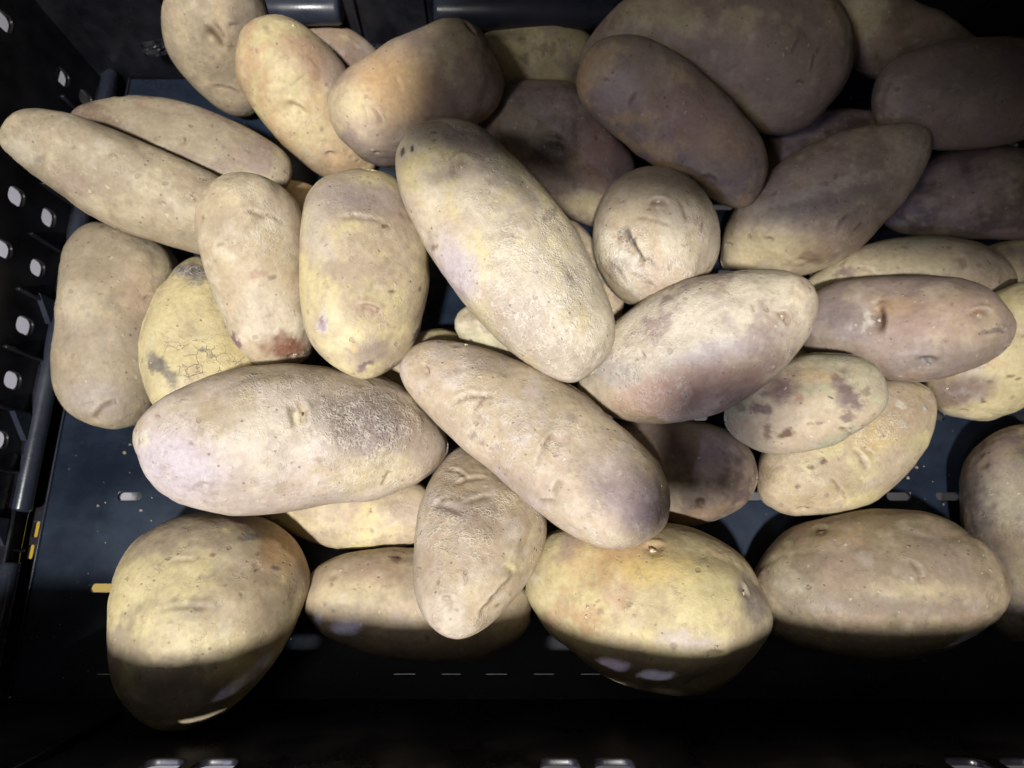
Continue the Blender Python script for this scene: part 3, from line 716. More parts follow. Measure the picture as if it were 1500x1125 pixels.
      skin=((0.54, 0.46, 0.25), (0.54, 0.46, 0.25), 0.5), net=0.4, crack=0.3,
      marks=[('k', 9.9, -5.9, 20.3, 11.8, 80, 1.0), ('s', -8.9, -6.1, 22.1, 22.1, 92, (0.58, 0.49, 0.25), 0.4), ('s', -34.6, -12.4, 8.7, 5.1, 83, (0.12, 0.11, 0.11), 0.8), ('n', -33.8, -11.4, 8.7, 5.1, 94, 1.0), ('s', 12.2, -26.7, 5.7, 3.6, 57, (0.12, 0.11, 0.11), 0.65), ('s', 16.9, -21.6, 2.9, 6.5, 113, (0.12, 0.11, 0.11), 0.6), ('b', 12.3, -29.0, 1.4), ('s', -5.1, -13.8, 14.6, 14.6, 92, (0.58, 0.5, 0.3), 0.5), ('s', 5.6, -7.2, 1.5, 1.5, 91, (0.12, 0.11, 0.11), 0.7), ('s', 8.1, -2.8, 1.9, 1.1, 91, (0.12, 0.11, 0.11), 0.5)]),
    dict(label='yellow potato whose lower edge shows under the very large pinkish buff one',
      loc=(-0.0856, 0.0311, 0.0117), rot=(0.9917, 0.0413, 0.1206, -0.019), half=46.1, off=-1.8, deep=0.75, tilt=(0.30, 0.00),
      mid=[-2.7, -2.5, -2.0, -1.4, -0.8, -0.4, -0.4, -0.5, -0.6, -0.5, -0.3, -0.1, 0.0, 0.1, 0.1, 0.1, -0.0, -0.2, -0.3, -0.3, -0.4],
      rad=[0.0, 2.1, 4.3, 6.6, 8.9, 11.3, 13.7, 15.9, 17.7, 19.0, 19.8, 20.2, 20.2, 19.7, 18.7, 17.2, 15.3, 12.8, 9.7, 5.5, 0.0],
      skin=((0.54, 0.46, 0.25), (0.43, 0.345, 0.23), 0.4), net=0.5, crack=0,
      marks=[('s', 24.0, 1.3, 10.3, 5.9, 3, (0.28, 0.215, 0.17), 0.5), ('b', 20.7, -12.5, 1.5), ('s', 9.2, -1.8, 1.5, 1.1, 3, (0.13, 0.075, 0.045), 0.3), ('s', -13.8, -9.1, 10.7, 3.6, 2, (0.58, 0.5, 0.3), 0.5)]),
    dict(label='smooth oval potato lying crosswise beneath the wrinkled upright one at the front',
      loc=(-0.0469, -0.0156, 0.0183), rot=(0.9964, -0.0257, 0.067, -0.0447), half=56.4, off=-1.0, deep=0.8, tilt=(0.10, 0.00),
      mid=[0.5, -0.0, -0.2, -0.1, 0.1, 0.0, -0.1, -0.2, -0.2, -0.2, -0.0, 0.1, 0.4, 0.6, 0.8, 0.7, 0.5, 0.4, 0.5, 0.7, 0.7],
      rad=[0.0, 5.4, 10.1, 13.9, 17.3, 20.2, 22.3, 24.0, 25.3, 26.2, 26.5, 26.3, 25.6, 24.2, 22.2, 19.6, 16.5, 13.1, 9.3, 4.9, 0.0],
      skin=((0.43, 0.345, 0.23), (0.33, 0.275, 0.19), 0.4), net=0.15, crack=0,
      marks=[('e', -13.6, 20.4, 4.8, 5), ('s', -13.7, 21.1, 3.5, 2.8, 5, (0.13, 0.075, 0.045), 0.5), ('s', -18.7, 11.6, 13.7, 6.2, 5, (0.33, 0.2, 0.14), 0.25), ('s', -44.0, -4.6, 1.0, 0.7, 5, (0.12, 0.11, 0.11), 0.7), ('s', -39.5, -7.3, 0.7, 0.7, 5, (0.12, 0.11, 0.11), 0.6), ('s', -35.2, 2.3, 13.5, 6.1, 5, (0.58, 0.5, 0.3), 0.35), ('s', -54.7, 5.6, 4.7, 5.3, 5, (0.28, 0.215, 0.17), 0.5)]),
    dict(label='big ochre potato with a dark slit like mark in the front left corner',
      loc=(-0.1465, -0.0189, 0.037), rot=(0.8065, 0.0968, 0.1896, 0.5516), half=49.3, off=0.7, deep=0.85, tilt=(-0.10, -0.20),
      mid=[-7.1, -6.3, -5.1, -3.8, -2.9, -2.5, -2.2, -1.9, -1.5, -1.0, -0.4, -0.1, 0.1, -0.1, -0.7, -1.6, -2.9, -4.1, -5.3, -6.2, -6.5],
      rad=[0.0, 5.1, 10.5, 16.1, 21.3, 26.0, 29.9, 33.4, 36.4, 38.9, 40.5, 41.3, 41.0, 39.6, 37.0, 32.9, 27.3, 20.8, 13.8, 6.8, 0.0],
      skin=((0.33, 0.275, 0.19), (0.54, 0.46, 0.25), 0.5), net=0.15, crack=0,
      marks=[('c', -0.1, 6.5, 11.2, 0.8, -66, 0.8), ('s', 0.2, 7.3, 14.7, 2.2, -65, (0.06, 0.05, 0.05), 1.0), ('s', 3.6, -3.4, 3.2, 1.9, -69, (0.12, 0.11, 0.11), 0.7), ('s', 13.2, 5.4, 3.9, 1.6, -68, (0.12, 0.11, 0.11), 0.6), ('s', 36.7, -3.1, 4.7, 2.0, -67, (0.12, 0.11, 0.11), 0.6), ('s', -6.7, 22.7, 2.8, 1.9, -35, (0.12, 0.11, 0.11), 0.45), ('s', 8.8, -10.7, 16.4, 9.9, -89, (0.36, 0.29, 0.19), 0.7), ('s', 38.8, -19.3, 8.9, 12.4, -97, (0.5, 0.33, 0.17), 0.7), ('s', 44.6, 2.0, 17.0, 4.1, -72, (0.28, 0.215, 0.17), 0.6), ('s', 17.1, 34.7, 9.5, 6.4, -21, (0.28, 0.215, 0.17), 0.5), ('s', -13.8, 6.8, 1.6, 0.6, -90, (0.13, 0.075, 0.045), 0.7), ('s', -7.7, 8.2, 1.3, 0.9, -70, (0.13, 0.075, 0.045), 0.6), ('s', 23.2, 6.8, 1.3, 1.0, -68, (0.13, 0.075, 0.045), 0.6), ('s', 22.7, -12.1, 1.0, 1.0, -68, (0.13, 0.075, 0.045), 0.7), ('s', 30.2, -10.1, 1.0, 1.0, -68, (0.13, 0.075, 0.045), 0.7), ('c', 17.1, 17.5, 5.5, 0.5, -68, 0.6), ('s', -4.0, 15.4, 8.2, 12.6, -69, (0.58, 0.5, 0.3), 0.3), ('e', 24.9, -12.0, 3.4, -125), ('s', 27.8, -20.2, 2.0, 1.0, -97, (0.12, 0.11, 0.11), 0.7), ('s', -10.0, -7.3, 19.1, 7.6, -70, (0.58, 0.5, 0.3), 0.5), ('s', 3.8, 18.4, 15.9, 12.7, -34, (0.58, 0.5, 0.3), 0.4), ('s', 9.3, -28.2, 8.7, 16.6, -98, (0.2, 0.155, 0.11), 0.5)]),
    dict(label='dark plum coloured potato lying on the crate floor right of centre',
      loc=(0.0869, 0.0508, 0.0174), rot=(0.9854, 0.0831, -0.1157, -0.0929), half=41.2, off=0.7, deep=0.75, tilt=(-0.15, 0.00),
      mid=[5.3, 5.2, 4.5, 3.5, 2.5, 1.6, 0.8, 0.3, -0.1, -0.2, -0.1, 0.2, 0.8, 1.3, 1.9, 2.2, 2.3, 2.2, 2.1, 2.2, 2.0],
      rad=[0.0, 4.9, 9.5, 13.7, 17.1, 19.9, 22.2, 24.0, 25.4, 26.5, 27.1, 27.1, 26.4, 25.1, 23.2, 20.6, 17.3, 13.5, 9.2, 4.7, 0.0],
      skin=((0.15, 0.11, 0.1), (0.275, 0.21, 0.175), 0.3), net=0.1, crack=0,
      marks=[('s', 14.5, -14.1, 2.1, 2.5, 10, (0.05, 0.03, 0.02), 0.8), ('c', 14.3, -12.8, 2.1, 0.5, 10, 1.0), ('s', 12.7, -19.8, 24.9, 2.8, 19, (0.5, 0.33, 0.17), 0.25), ('c', 22.5, 13.8, 1.6, 0.4, -73, 0.5), ('s', 1.8, 10.2, 21.7, 9.0, 9, (0.15, 0.1, 0.1), 0.5)]),  # ochre strip along the lower rim paints in its light
    dict(label='tan potato with dark stained side cut off by the right edge',
      loc=(0.2626, 0.0196, 0.019), rot=(0.7269, -0.1877, -0.2627, 0.6061), half=55.4, off=0.4, deep=0.85, tilt=(-0.05, 0.20),
      mid=[2.3, 2.6, 2.4, 1.8, 0.9, -0.1, -1.1, -1.5, -1.3, -0.9, -0.5, -0.1, 0.2, 0.4, 0.3, -0.0, -0.6, -1.0, -1.4, -1.6, -1.5],
      rad=[0.0, 4.3, 8.3, 11.7, 14.6, 17.2, 19.7, 21.9, 24.0, 25.6, 26.7, 27.3, 27.2, 26.4, 24.6, 22.0, 18.4, 14.1, 9.3, 4.6, 0.0],
      skin=((0.215, 0.175, 0.105), (0.15, 0.11, 0.1), 0.45), net=0.2, crack=0,
      marks=[('s', 9.6, 19.0, 8.0, 21.9, -82, (0.1, 0.08, 0.08), 0.75), ('s', -20.3, 13.9, 7.1, 17.8, -104, (0.1, 0.07, 0.06), 0.6), ('s', 18.1, 5.4, 10.7, 14.3, -83, (0.56, 0.52, 0.42), 0.3), ('s', -48.2, 3.7, 10.3, 4.8, -114, (0.56, 0.52, 0.42), 0.25)]),
    dict(label='long oval khaki potato with one creased eye at the front right',
      loc=(0.1759, -0.0058, 0.0237), rot=(0.9693, -0.0224, -0.2377, 0.0592), half=57.4, off=3.2, deep=0.8, tilt=(-0.35, 0.00),
      mid=[-3.4, -3.4, -2.7, -1.8, -1.1, -0.6, -0.2, -0.0, 0.0, 0.0, -0.0, -0.0, -0.1, -0.2, -0.3, -0.7, -1.7, -3.1, -4.7, -5.8, -6.3],
      rad=[0.0, 5.5, 10.9, 16.0, 20.5, 24.5, 27.9, 30.7, 32.9, 34.3, 34.8, 34.5, 33.5, 31.7, 29.1, 25.6, 21.1, 15.9, 10.4, 5.1, 0.0],
      skin=((0.215, 0.175, 0.105), (0.3, 0.22, 0.15), 0.35), net=0.15, crack=0,
      marks=[('c', 21.8, 3.4, 4.3, 0.8, -79, 1.2), ('e', -14.1, 26.9, 5.7, -9), ('s', -2.6, 23.4, 17.4, 5.6, 7, (0.5, 0.33, 0.17), 0.2), ('s', 36.0, 5.7, 14.5, 8.1, -44, (0.28, 0.215, 0.17), 0.6), ('s', 15.6, -5.5, 19.7, 4.6, -6, (0.58, 0.5, 0.3), 0.35), ('s', -34.1, 4.9, 10.6, 5.0, -7, (0.56, 0.52, 0.42), 0.2), ('e', 22.3, -1.8, 3.3, -7), ('s', 0.4, -9.7, 40.1, 4.7, -9, (0.23, 0.19, 0.155), 0.5), ('s', -3.7, 7.4, 27.4, 10.3, -7, (0.28, 0.215, 0.17), 0.4)]),
    dict(label='big golden potato with several pale buds at the front centre',
      loc=(0.0629, -0.0147, 0.0297), rot=(0.9913, -0.0134, -0.0955, -0.0891), half=57.1, off=0.6, deep=0.85, tilt=(-0.05, 0.00),
      mid=[2.4, 3.4, 4.0, 4.4, 4.4, 3.7, 2.5, 1.3, 0.3, -0.3, -0.3, -0.0, 0.4, 0.9, 1.5, 2.0, 2.2, 2.2, 1.8, 1.3, 1.1],
      rad=[0.0, 6.3, 12.1, 17.1, 21.4, 25.4, 29.0, 32.3, 35.2, 37.6, 39.0, 39.6, 39.0, 37.1, 33.9, 29.8, 24.7, 18.9, 12.4, 6.0, 0.0],
      skin=((0.54, 0.46, 0.25), (0.47, 0.33, 0.19), 0.3), net=0.25, crack=0,
      marks=[('b', 2.1, 23.9, 3.4), ('b', -23.0, -6.3, 2.3), ('b', -23.1, -10.4, 1.7), ('b', 42.6, 11.8, 1.9), ('b', 31.4, -11.9, 2.5), ('e', 2.1, 23.9, 6.7, 10), ('e', 42.6, 12.4, 5.1, -54), ('s', -11.6, 17.7, 20.3, 7.4, 20, (0.5, 0.33, 0.17), 0.6), ('s', 48.4, 9.4, 7.0, 13.3, 25, (0.23, 0.19, 0.155), 0.8), ('s', 4.1, 14.3, 20.0, 6.7, 10, (0.6, 0.46, 0.18), 0.6), ('s', 21.4, -11.2, 12.8, 3.8, 11, (0.46, 0.405, 0.425), 0.5), ('s', -19.5, 8.6, 10.1, 4.0, 48, (0.13, 0.075, 0.045), 0.15), ('s', -36.0, 18.7, 8.6, 4.8, 58, (0.28, 0.215, 0.17), 0.6), ('c', 31.9, -13.5, 4.1, 0.9, 11, 0.8), ('s', -17.2, -7.2, 2.0, 1.7, 11, (0.13, 0.075, 0.045), 0.4)]),
    dict(label='small dim potato behind the bright cream one at the right edge',
      loc=(0.3003, 0.1683, 0.0121), rot=(0.8842, 0.2751, -0.2625, -0.2715), half=24.2, off=0.3, deep=0.8, tilt=(-0.25, -0.20),
      mid=[-1.2, -1.3, -1.2, -1.1, -1.0, -1.1, -1.0, -0.8, -0.6, -0.4, -0.1, 0.1, 0.2, 0.0, -0.5, -1.1, -1.6, -1.8, -1.7, -1.5, -1.2],
      rad=[0.0, 2.5, 5.0, 7.6, 10.1, 12.3, 14.3, 15.9, 17.1, 17.9, 18.3, 18.3, 17.9, 16.9, 15.4, 13.5, 11.1, 8.5, 5.7, 2.9, 0.0],
      skin=((0.3, 0.22, 0.15), (0.54, 0.46, 0.25), 0.4), net=0.1, crack=0,
      marks=[]),
    dict(label='olive potato with a raised eye just behind the reddish four eyed one',
      loc=(0.223, 0.1603, 0.0177), rot=(0.943, 0.201, -0.2638, -0.0262), half=52.8, off=2.6, deep=0.85, tilt=(-0.40, -0.10),
      mid=[-4.7, -4.9, -5.3, -5.4, -4.9, -3.8, -2.4, -1.1, -0.0, 0.6, 0.6, 0.2, -0.5, -1.5, -2.7, -3.8, -4.6, -4.9, -5.1, -5.2, -5.2],
      rad=[0.0, 3.4, 6.8, 10.2, 13.3, 16.3, 18.8, 20.9, 22.5, 23.7, 24.5, 24.8, 24.7, 24.0, 22.4, 20.0, 16.8, 12.8, 8.5, 4.2, 0.0],
      skin=((0.43, 0.345, 0.23), (0.37, 0.345, 0.225), 0.5), net=0.4, crack=0,
      marks=[('e', 27.7, 7.1, 6.8, -80), ('c', -14.9, 6.0, 6.8, 0.8, -26, 0.9), ('s', -25.6, 5.6, 4.9, 2.8, -4, (0.14, 0.09, 0.1), 0.6), ('c', -30.6, 0.3, 4.1, 0.8, 7, 0.9), ('s', -5.9, 11.7, 23.7, 7.9, -5, (0.58, 0.5, 0.3), 0.35), ('s', 39.0, 1.3, 13.0, 13.0, -4, (0.28, 0.215, 0.17), 0.5), ('s', 10.3, 5.0, 23.2, 3.9, -4, (0.56, 0.52, 0.42), 0.2)]),
    dict(label='bright cream potato with one mauve blotch near the right edge',
      loc=(0.2632, 0.1134, 0.0281), rot=(0.8271, -0.0289, -0.3475, 0.4409), half=40.8, off=0.2, deep=0.8, tilt=(-0.05, 0.20),
      mid=[4.6, 4.2, 4.0, 3.7, 3.2, 2.5, 1.8, 1.2, 0.6, 0.1, -0.6, -1.1, -1.4, -1.4, -1.3, -1.3, -1.2, -0.9, -0.3, 0.4, 1.0],
      rad=[0.0, 4.9, 9.8, 14.4, 18.4, 21.6, 24.3, 26.2, 27.4, 27.9, 27.6, 26.6, 25.0, 23.0, 20.8, 18.2, 15.3, 12.0, 8.2, 4.2, 0.0],
      skin=((0.54, 0.46, 0.25), (0.52, 0.455, 0.335), 0.3), net=0.3, crack=0,
      marks=[('s', -25.5, 4.3, 14.4, 8.7, -54, (0.2, 0.14, 0.11), 0.9), ('b', -27.5, 10.1, 1.9), ('s', -35.1, 7.2, 6.1, 3.5, -60, (0.13, 0.075, 0.045), 0.4), ('s', -6.7, -0.9, 5.2, 2.2, -62, (0.5, 0.33, 0.17), 0.5), ('e', -35.0, -2.1, 3.4, -59), ('s', -9.2, -10.3, 1.5, 0.7, -61, (0.13, 0.075, 0.045), 0.7), ('s', -9.0, -13.7, 1.1, 0.7, -61, (0.13, 0.075, 0.045), 0.7), ('s', -15.7, -4.3, 1.5, 0.7, -61, (0.13, 0.075, 0.045), 0.6), ('s', -25.8, -7.2, 2.6, 1.1, -84, (0.13, 0.075, 0.045), 0.8), ('s', 12.1, 3.2, 11.0, 7.3, -64, (0.28, 0.215, 0.17), 0.3)]),
    dict(label='tip of a yellowish potato above the small blotched one',
      loc=(0.1474, 0.0966, 0.0107), rot=(0.9406, 0.0733, -0.2196, 0.2483), half=28.9, off=0.7, deep=0.75, tilt=(-0.35, 0.00),
      mid=[3.3, 2.9, 2.4, 1.9, 1.6, 1.4, 1.4, 1.2, 0.9, 0.5, 0.1, -0.1, -0.2, -0.2, -0.0, 0.1, 0.3, 0.6, 1.1, 1.5, 1.6],
      rad=[0.0, 2.8, 5.6, 8.3, 10.6, 12.7, 14.7, 16.4, 17.9, 19.1, 19.7, 19.8, 19.2, 18.0, 16.4, 14.6, 12.5, 10.2, 7.4, 4.0, 0.0],
      skin=((0.54, 0.46, 0.25), (0.43, 0.345, 0.23), 0.5), net=0.2, crack=0,
      marks=[('s', 23.1, 9.1, 3.8, 1.5, -45, (0.56, 0.52, 0.42), 0.5)]),
    dict(label='yellow potato with a rough scabby crown under the small blotched one',
      loc=(0.1781, 0.0615, 0.019), rot=(0.9298, 0.0123, -0.2494, 0.2703), half=49.7, off=2.5, deep=0.8, tilt=(-0.40, 0.10),
      mid=[1.6, 1.7, 1.5, 1.6, 1.9, 1.9, 1.6, 0.9, 0.3, 0.0, 0.1, 0.3, 0.7, 1.1, 1.5, 1.9, 2.4, 2.8, 3.0, 2.9, 2.5],
      rad=[0.0, 4.0, 8.2, 12.6, 17.0, 20.8, 23.9, 26.2, 27.8, 28.5, 28.2, 27.3, 25.8, 23.9, 21.5, 18.6, 15.3, 11.6, 7.8, 3.9, 0.0],
      skin=((0.54, 0.46, 0.25), (0.43, 0.345, 0.23), 0.5), net=0.4, crack=0,
      marks=[('n', 18.3, -0.8, 13.5, 8.5, -13, 1.2), ('s', 17.3, -2.2, 12.8, 8.5, -13, (0.5, 0.38, 0.18), 0.7), ('c', 2.5, -7.3, 6.1, 0.9, -95, 1.5), ('c', 7.1, -6.3, 3.9, 0.7, -80, 1.2), ('s', -23.4, -10.0, 14.7, 4.4, -17, (0.33, 0.25, 0.15), 0.6), ('s', -12.1, -12.8, 6.5, 5.1, -34, (0.33, 0.25, 0.15), 0.6), ('e', -34.0, -11.9, 4.4, -33), ('s', 35.2, 0.3, 14.0, 11.9, 17, (0.38, 0.29, 0.19), 0.7), ('s', 33.9, 4.7, 2.8, 1.4, -92, (0.56, 0.52, 0.42), 0.7), ('s', 42.6, -3.3, 1.0, 1.7, -37, (0.56, 0.52, 0.42), 0.7), ('s', -12.3, 1.8, 1.5, 1.5, -34, (0.13, 0.075, 0.045), 0.8), ('s', -18.2, 2.2, 1.5, 0.7, -34, (0.13, 0.075, 0.045), 0.7), ('s', -27.8, -1.6, 1.1, 1.1, -34, (0.13, 0.075, 0.045), 0.8), ('c', -14.3, -13.3, 7.2, 0.5, -99, 0.7), ('s', -36.2, 9.7, 5.3, 6.0, -34, (0.13, 0.075, 0.045), 0.4), ('b', -1.5, -9.0, 1.4)]),
    dict(label='smooth reddish grey potato with four clear eyes at the right',
      loc=(0.2026, 0.1227, 0.0407), rot=(0.9486, 0.174, -0.2611, -0.0411), half=49.5, off=0.7, deep=0.85, tilt=(-0.10, -0.10),
      mid=[-1.1, -0.1, 1.2, 2.1, 2.4, 2.5, 2.3, 1.8, 1.2, 0.6, 0.1, -0.1, 0.0, 0.2, 0.3, 0.2, -0.2, -0.9, -1.4, -1.6, -1.5],
      rad=[0.0, 5.7, 10.8, 14.8, 17.9, 20.4, 22.5, 24.2, 25.5, 26.4, 27.0, 27.0, 26.3, 25.0, 23.0, 20.3, 16.8, 12.8, 8.5, 4.2, 0.0],
      skin=((0.275, 0.21, 0.175), (0.3, 0.22, 0.15), 0.4), net=0.1, crack=0,
      marks=[('e', -10.1, 4.6, 12.4, -84), ('b', -8.9, 4.3, 2.2), ('s', -12.8, 4.0, 1.8, 5.1, -7, (0.56, 0.52, 0.42), 0.7), ('s', -8.6, 3.9, 1.8, 3.3, -1, (0.1, 0.07, 0.06), 0.7), ('b', 33.7, 5.4, 1.7), ('e', 34.0, 5.1, 6.8, -1), ('c', 38.7, -2.2, 6.0, 0.7, 9, 1.0), ('s', 39.6, -2.2, 4.7, 1.3, 9, (0.12, 0.11, 0.11), 0.5), ('e', 13.0, -16.6, 7.0, 1), ('s', 13.0, -16.6, 1.4, 1.4, 1, (0.06, 0.04, 0.04), 0.8), ('s', 14.2, 4.4, 19.3, 11.2, -1, (0.33, 0.2, 0.14), 0.35), ('s', -1.8, 11.6, 9.0, 5.0, -2, (0.5, 0.33, 0.17), 0.35), ('s', -28.9, 0.1, 16.8, 15.0, -1, (0.12, 0.11, 0.11), 0.35), ('s', 20.6, -15.6, 24.3, 5.6, 10, (0.12, 0.11, 0.11), 0.4), ('c', -9.3, 13.6, 2.5, 0.5, 43, 0.6), ('c', 46.3, -10.7, 2.0, 0.3, 0, 0.4)]),
    dict(label='small greenish potato covered in purple brown blotches',
      loc=(0.1452, 0.08, 0.0437), rot=(0.9665, 0.0946, -0.2195, 0.0939), half=38.8, off=0.3, deep=0.8, tilt=(-0.05, -0.20),
      mid=[-0.0, -0.2, 0.0, 0.2, 0.3, 0.2, 0.1, 0.0, -0.0, -0.0, 0.0, 0.1, 0.3, 0.5, 0.7, 0.8, 0.9, 0.9, 1.1, 1.1, 1.4],
      rad=[0.0, 3.5, 7.1, 10.7, 14.0, 17.0, 19.5, 21.5, 22.8, 23.5, 23.7, 23.2, 22.1, 20.6, 18.8, 16.8, 14.4, 11.5, 8.2, 4.2, 0.0],
      skin=((0.37, 0.345, 0.225), (0.43, 0.345, 0.23), 0.4), net=0.2, crack=0,
      marks=[('s', -6.3, 8.2, 6.9, 5.9, -15, (0.16, 0.11, 0.1), 0.78), ('s', 0.8, 16.1, 3.4, 3.1, -15, (0.17, 0.14, 0.1), 0.55), ('s', -18.1, 1.9, 4.9, 2.8, -25, (0.16, 0.11, 0.1), 0.78), ('s', 20.0, 3.0, 4.4, 6.7, 18, (0.16, 0.11, 0.1), 0.78), ('s', 21.5, -4.6, 6.0, 3.3, -37, (0.16, 0.11, 0.1), 0.78), ('s', 18.9, 8.7, 3.0, 2.7, -15, (0.16, 0.11, 0.1), 0.78), ('s', 28.7, -0.5, 2.6, 2.0, -15, (0.17, 0.14, 0.1), 0.55), ('s', -17.3, -8.5, 2.4, 4.2, -24, (0.13, 0.075, 0.045), 0.75), ('s', -11.1, -12.7, 3.5, 2.8, 28, (0.13, 0.075, 0.045), 0.75), ('s', 17.8, -10.3, 3.7, 3.0, -14, (0.17, 0.12, 0.1), 0.7), ('s', -27.6, 6.0, 2.8, 2.5, -14, (0.17, 0.14, 0.1), 0.55), ('s', 0.2, 3.1, 1.4, 2.1, -14, (0.33, 0.2, 0.14), 0.9), ('s', 8.6, 12.2, 10.2, 4.1, -15, (0.5, 0.33, 0.17), 0.4), ('c', 15.9, -17.2, 3.7, 0.8, -47, 1.2), ('e', 17.4, -17.6, 3.3, -13), ('s', -14.3, 9.6, 2.5, 1.8, -15, (0.12, 0.11, 0.11), 0.5), ('s', 5.4, -10.6, 1.7, 1.0, -13, (0.13, 0.075, 0.045), 0.5), ('s', -27.1, -8.1, 12.3, 7.0, -45, (0.33, 0.2, 0.14), 0.35), ('s', 12.9, 0.2, 1.0, 0.5, -14, (0.02, 0.02, 0.02), 0.8)]),
    dict(label='dusky potato resting high by the right side at the back',
      loc=(0.2578, 0.2592, 0.0524), rot=(0.8999, 0.3331, -0.259, -0.1101), half=48.8, off=1.9, deep=0.85, tilt=(-0.40, -0.20),
      mid=[2.1, 1.4, 0.5, -0.6, -1.3, -1.5, -1.3, -1.0, -0.6, -0.1, 0.2, 0.4, 0.4, 0.4, 0.3, -0.1, -0.9, -2.1, -3.1, -3.8, -4.6],
      rad=[0.0, 6.0, 11.6, 16.4, 20.1, 23.1, 25.3, 27.1, 28.3, 29.0, 29.1, 28.8, 28.0, 26.6, 24.7, 22.0, 18.3, 13.8, 9.1, 4.5, 0.0],
      skin=((0.275, 0.21, 0.175), (0.3, 0.22, 0.15), 0.4), net=0.1, crack=0,
      marks=[('e', -7.4, 2.2, 5.5, 2), ('s', -7.3, 7.2, 23.2, 9.7, 1, (0.23, 0.19, 0.155), 0.5)]),
    dict(label='broad mauve brown potato on top at the back edge',
      loc=(0.1138, 0.2866, 0.058), rot=(0.914, 0.3757, -0.0947, -0.1205), half=74.3, off=1.7, deep=0.85, tilt=(-0.10, -0.10),
      mid=[-16.8, -16.2, -14.6, -11.7, -8.2, -4.5, -1.3, 1.4, 3.2, 4.3, 4.5, 3.9, 2.5, 0.6, -1.1, -2.1, -2.5, -2.7, -2.2, -1.1, -0.6],
      rad=[0.0, 4.2, 8.8, 13.9, 18.9, 23.1, 26.2, 28.4, 30.5, 32.5, 34.4, 36.2, 38.0, 39.2, 38.8, 36.3, 31.7, 25.4, 17.4, 8.7, 0.0],
      skin=((0.275, 0.21, 0.175), (0.43, 0.345, 0.23), 0.5), net=0.1, crack=0,
      marks=[('b', -22.3, -14.4, 2.0), ('s', -27.1, -13.4, 16.0, 8.0, -9, (0.13, 0.075, 0.045), 0.6), ('c', 53.2, 2.9, 6.7, 0.7, 77, 1.0), ('s', 47.4, -6.1, 19.0, 22.9, 9, (0.28, 0.215, 0.17), 0.5), ('s', -37.5, 11.6, 17.4, 8.5, 8, (0.58, 0.5, 0.3), 0.5), ('e', 49.5, -9.8, 3.4, 10), ('c', 40.9, 7.3, 4.5, 0.6, 76, 0.6)]),
    dict(label='long olive tan potato, leftmost at the top left by the slotted crate wall',
      loc=(-0.1905, 0.1893, 0.0642), rot=(0.9219, 0.2121, 0.2913, -0.142), half=61.3, off=-4.0, deep=0.9, tilt=(0.40, 0.20),
      mid=[-0.6, 0.1, 1.0, 1.9, 2.5, 2.7, 2.5, 1.9, 1.1, 0.4, -0.1, -0.2, -0.1, 0.1, 0.1, -0.1, -0.4, -0.5, -0.5, -0.6, -0.1],
      rad=[0.0, 4.8, 8.6, 11.6, 14.1, 16.4, 18.6, 20.4, 21.8, 22.7, 22.9, 22.8, 22.5, 22.1, 21.0, 19.1, 16.5, 13.2, 9.2, 4.7, 0.0],
      skin=((0.33, 0.275, 0.19), (0.43, 0.345, 0.23), 0.4), net=0.3, crack=0,
      marks=[('b', -16.0, 9.8, 1.4), ('b', 21.3, 6.0, 1.8), ('e', -17.4, 9.5, 3.8, 27), ('s', -45.3, -5.4, 3.9, 2.0, 15, (0.12, 0.11, 0.11), 0.35), ('e', 20.1, 5.8, 4.8, -41), ('s', -29.6, -10.6, 9.4, 5.4, 2, (0.28, 0.215, 0.17), 0.6), ('s', -54.4, -7.2, 7.1, 6.4, 27, (0.56, 0.52, 0.42), 0.4), ('s', 20.0, 13.0, 10.9, 7.3, -7, (0.13, 0.075, 0.045), 0.2), ('e', 9.6, -3.0, 2.9, 25)]),
    dict(label='orange brown potato with a pale bud at its top end and yellow lower side',
      loc=(-0.1176, 0.2625, 0.0388), rot=(0.84, 0.2293, 0.2739, -0.4085), half=49.1, off=0.5, deep=0.85, tilt=(-0.10, 0.00),
      mid=[-1.2, -0.8, -0.9, -1.0, -1.1, -1.0, -0.6, -0.2, 0.1, 0.0, -0.4, -0.9, -1.3, -1.4, -1.3, -0.9, -0.4, 0.3, 1.0, 1.5, 1.4],
      rad=[0.0, 5.7, 10.9, 15.6, 19.9, 23.5, 26.2, 27.9, 28.6, 28.3, 27.6, 26.5, 25.3, 23.9, 22.2, 19.9, 16.9, 13.5, 9.5, 5.0, 0.0],
      skin=((0.47, 0.33, 0.19), (0.54, 0.46, 0.25), 0.5), net=0.2, crack=0,
      marks=[('b', -35.9, 17.0, 2.7), ('e', -2.2, -9.3, 10.4, 27), ('s', -18.5, 12.9, 15.6, 11.7, 28, (0.33, 0.2, 0.14), 0.7), ('s', -3.6, 23.6, 8.8, 15.9, 76, (0.28, 0.215, 0.17), 0.7), ('s', -17.3, -2.6, 8.6, 11.8, 38, (0.58, 0.5, 0.3), 0.6), ('s', 2.4, -9.9, 18.1, 12.1, 4, (0.58, 0.5, 0.3), 0.5), ('e', 26.8, -8.4, 5.0, 56), ('s', -0.0, 15.7, 5.6, 10.4, 58, (0.28, 0.215, 0.17), 0.5)]),
    dict(label='smooth potato with an orange left half and shaded right half near the back',
      loc=(-0.0529, 0.2576, 0.0537), rot=(0.9103, 0.347, -0.0139, 0.2252), half=49.8, off=0.9, deep=0.85, tilt=(-0.15, 0.00),
      mid=[5.1, 4.4, 3.1, 1.4, 0.1, -0.5, -0.6, -0.2, 0.3, 0.6, 0.7, 0.6, 0.2, -0.2, -0.4, -0.5, -0.4, -0.2, 0.1, 0.6, 0.3],
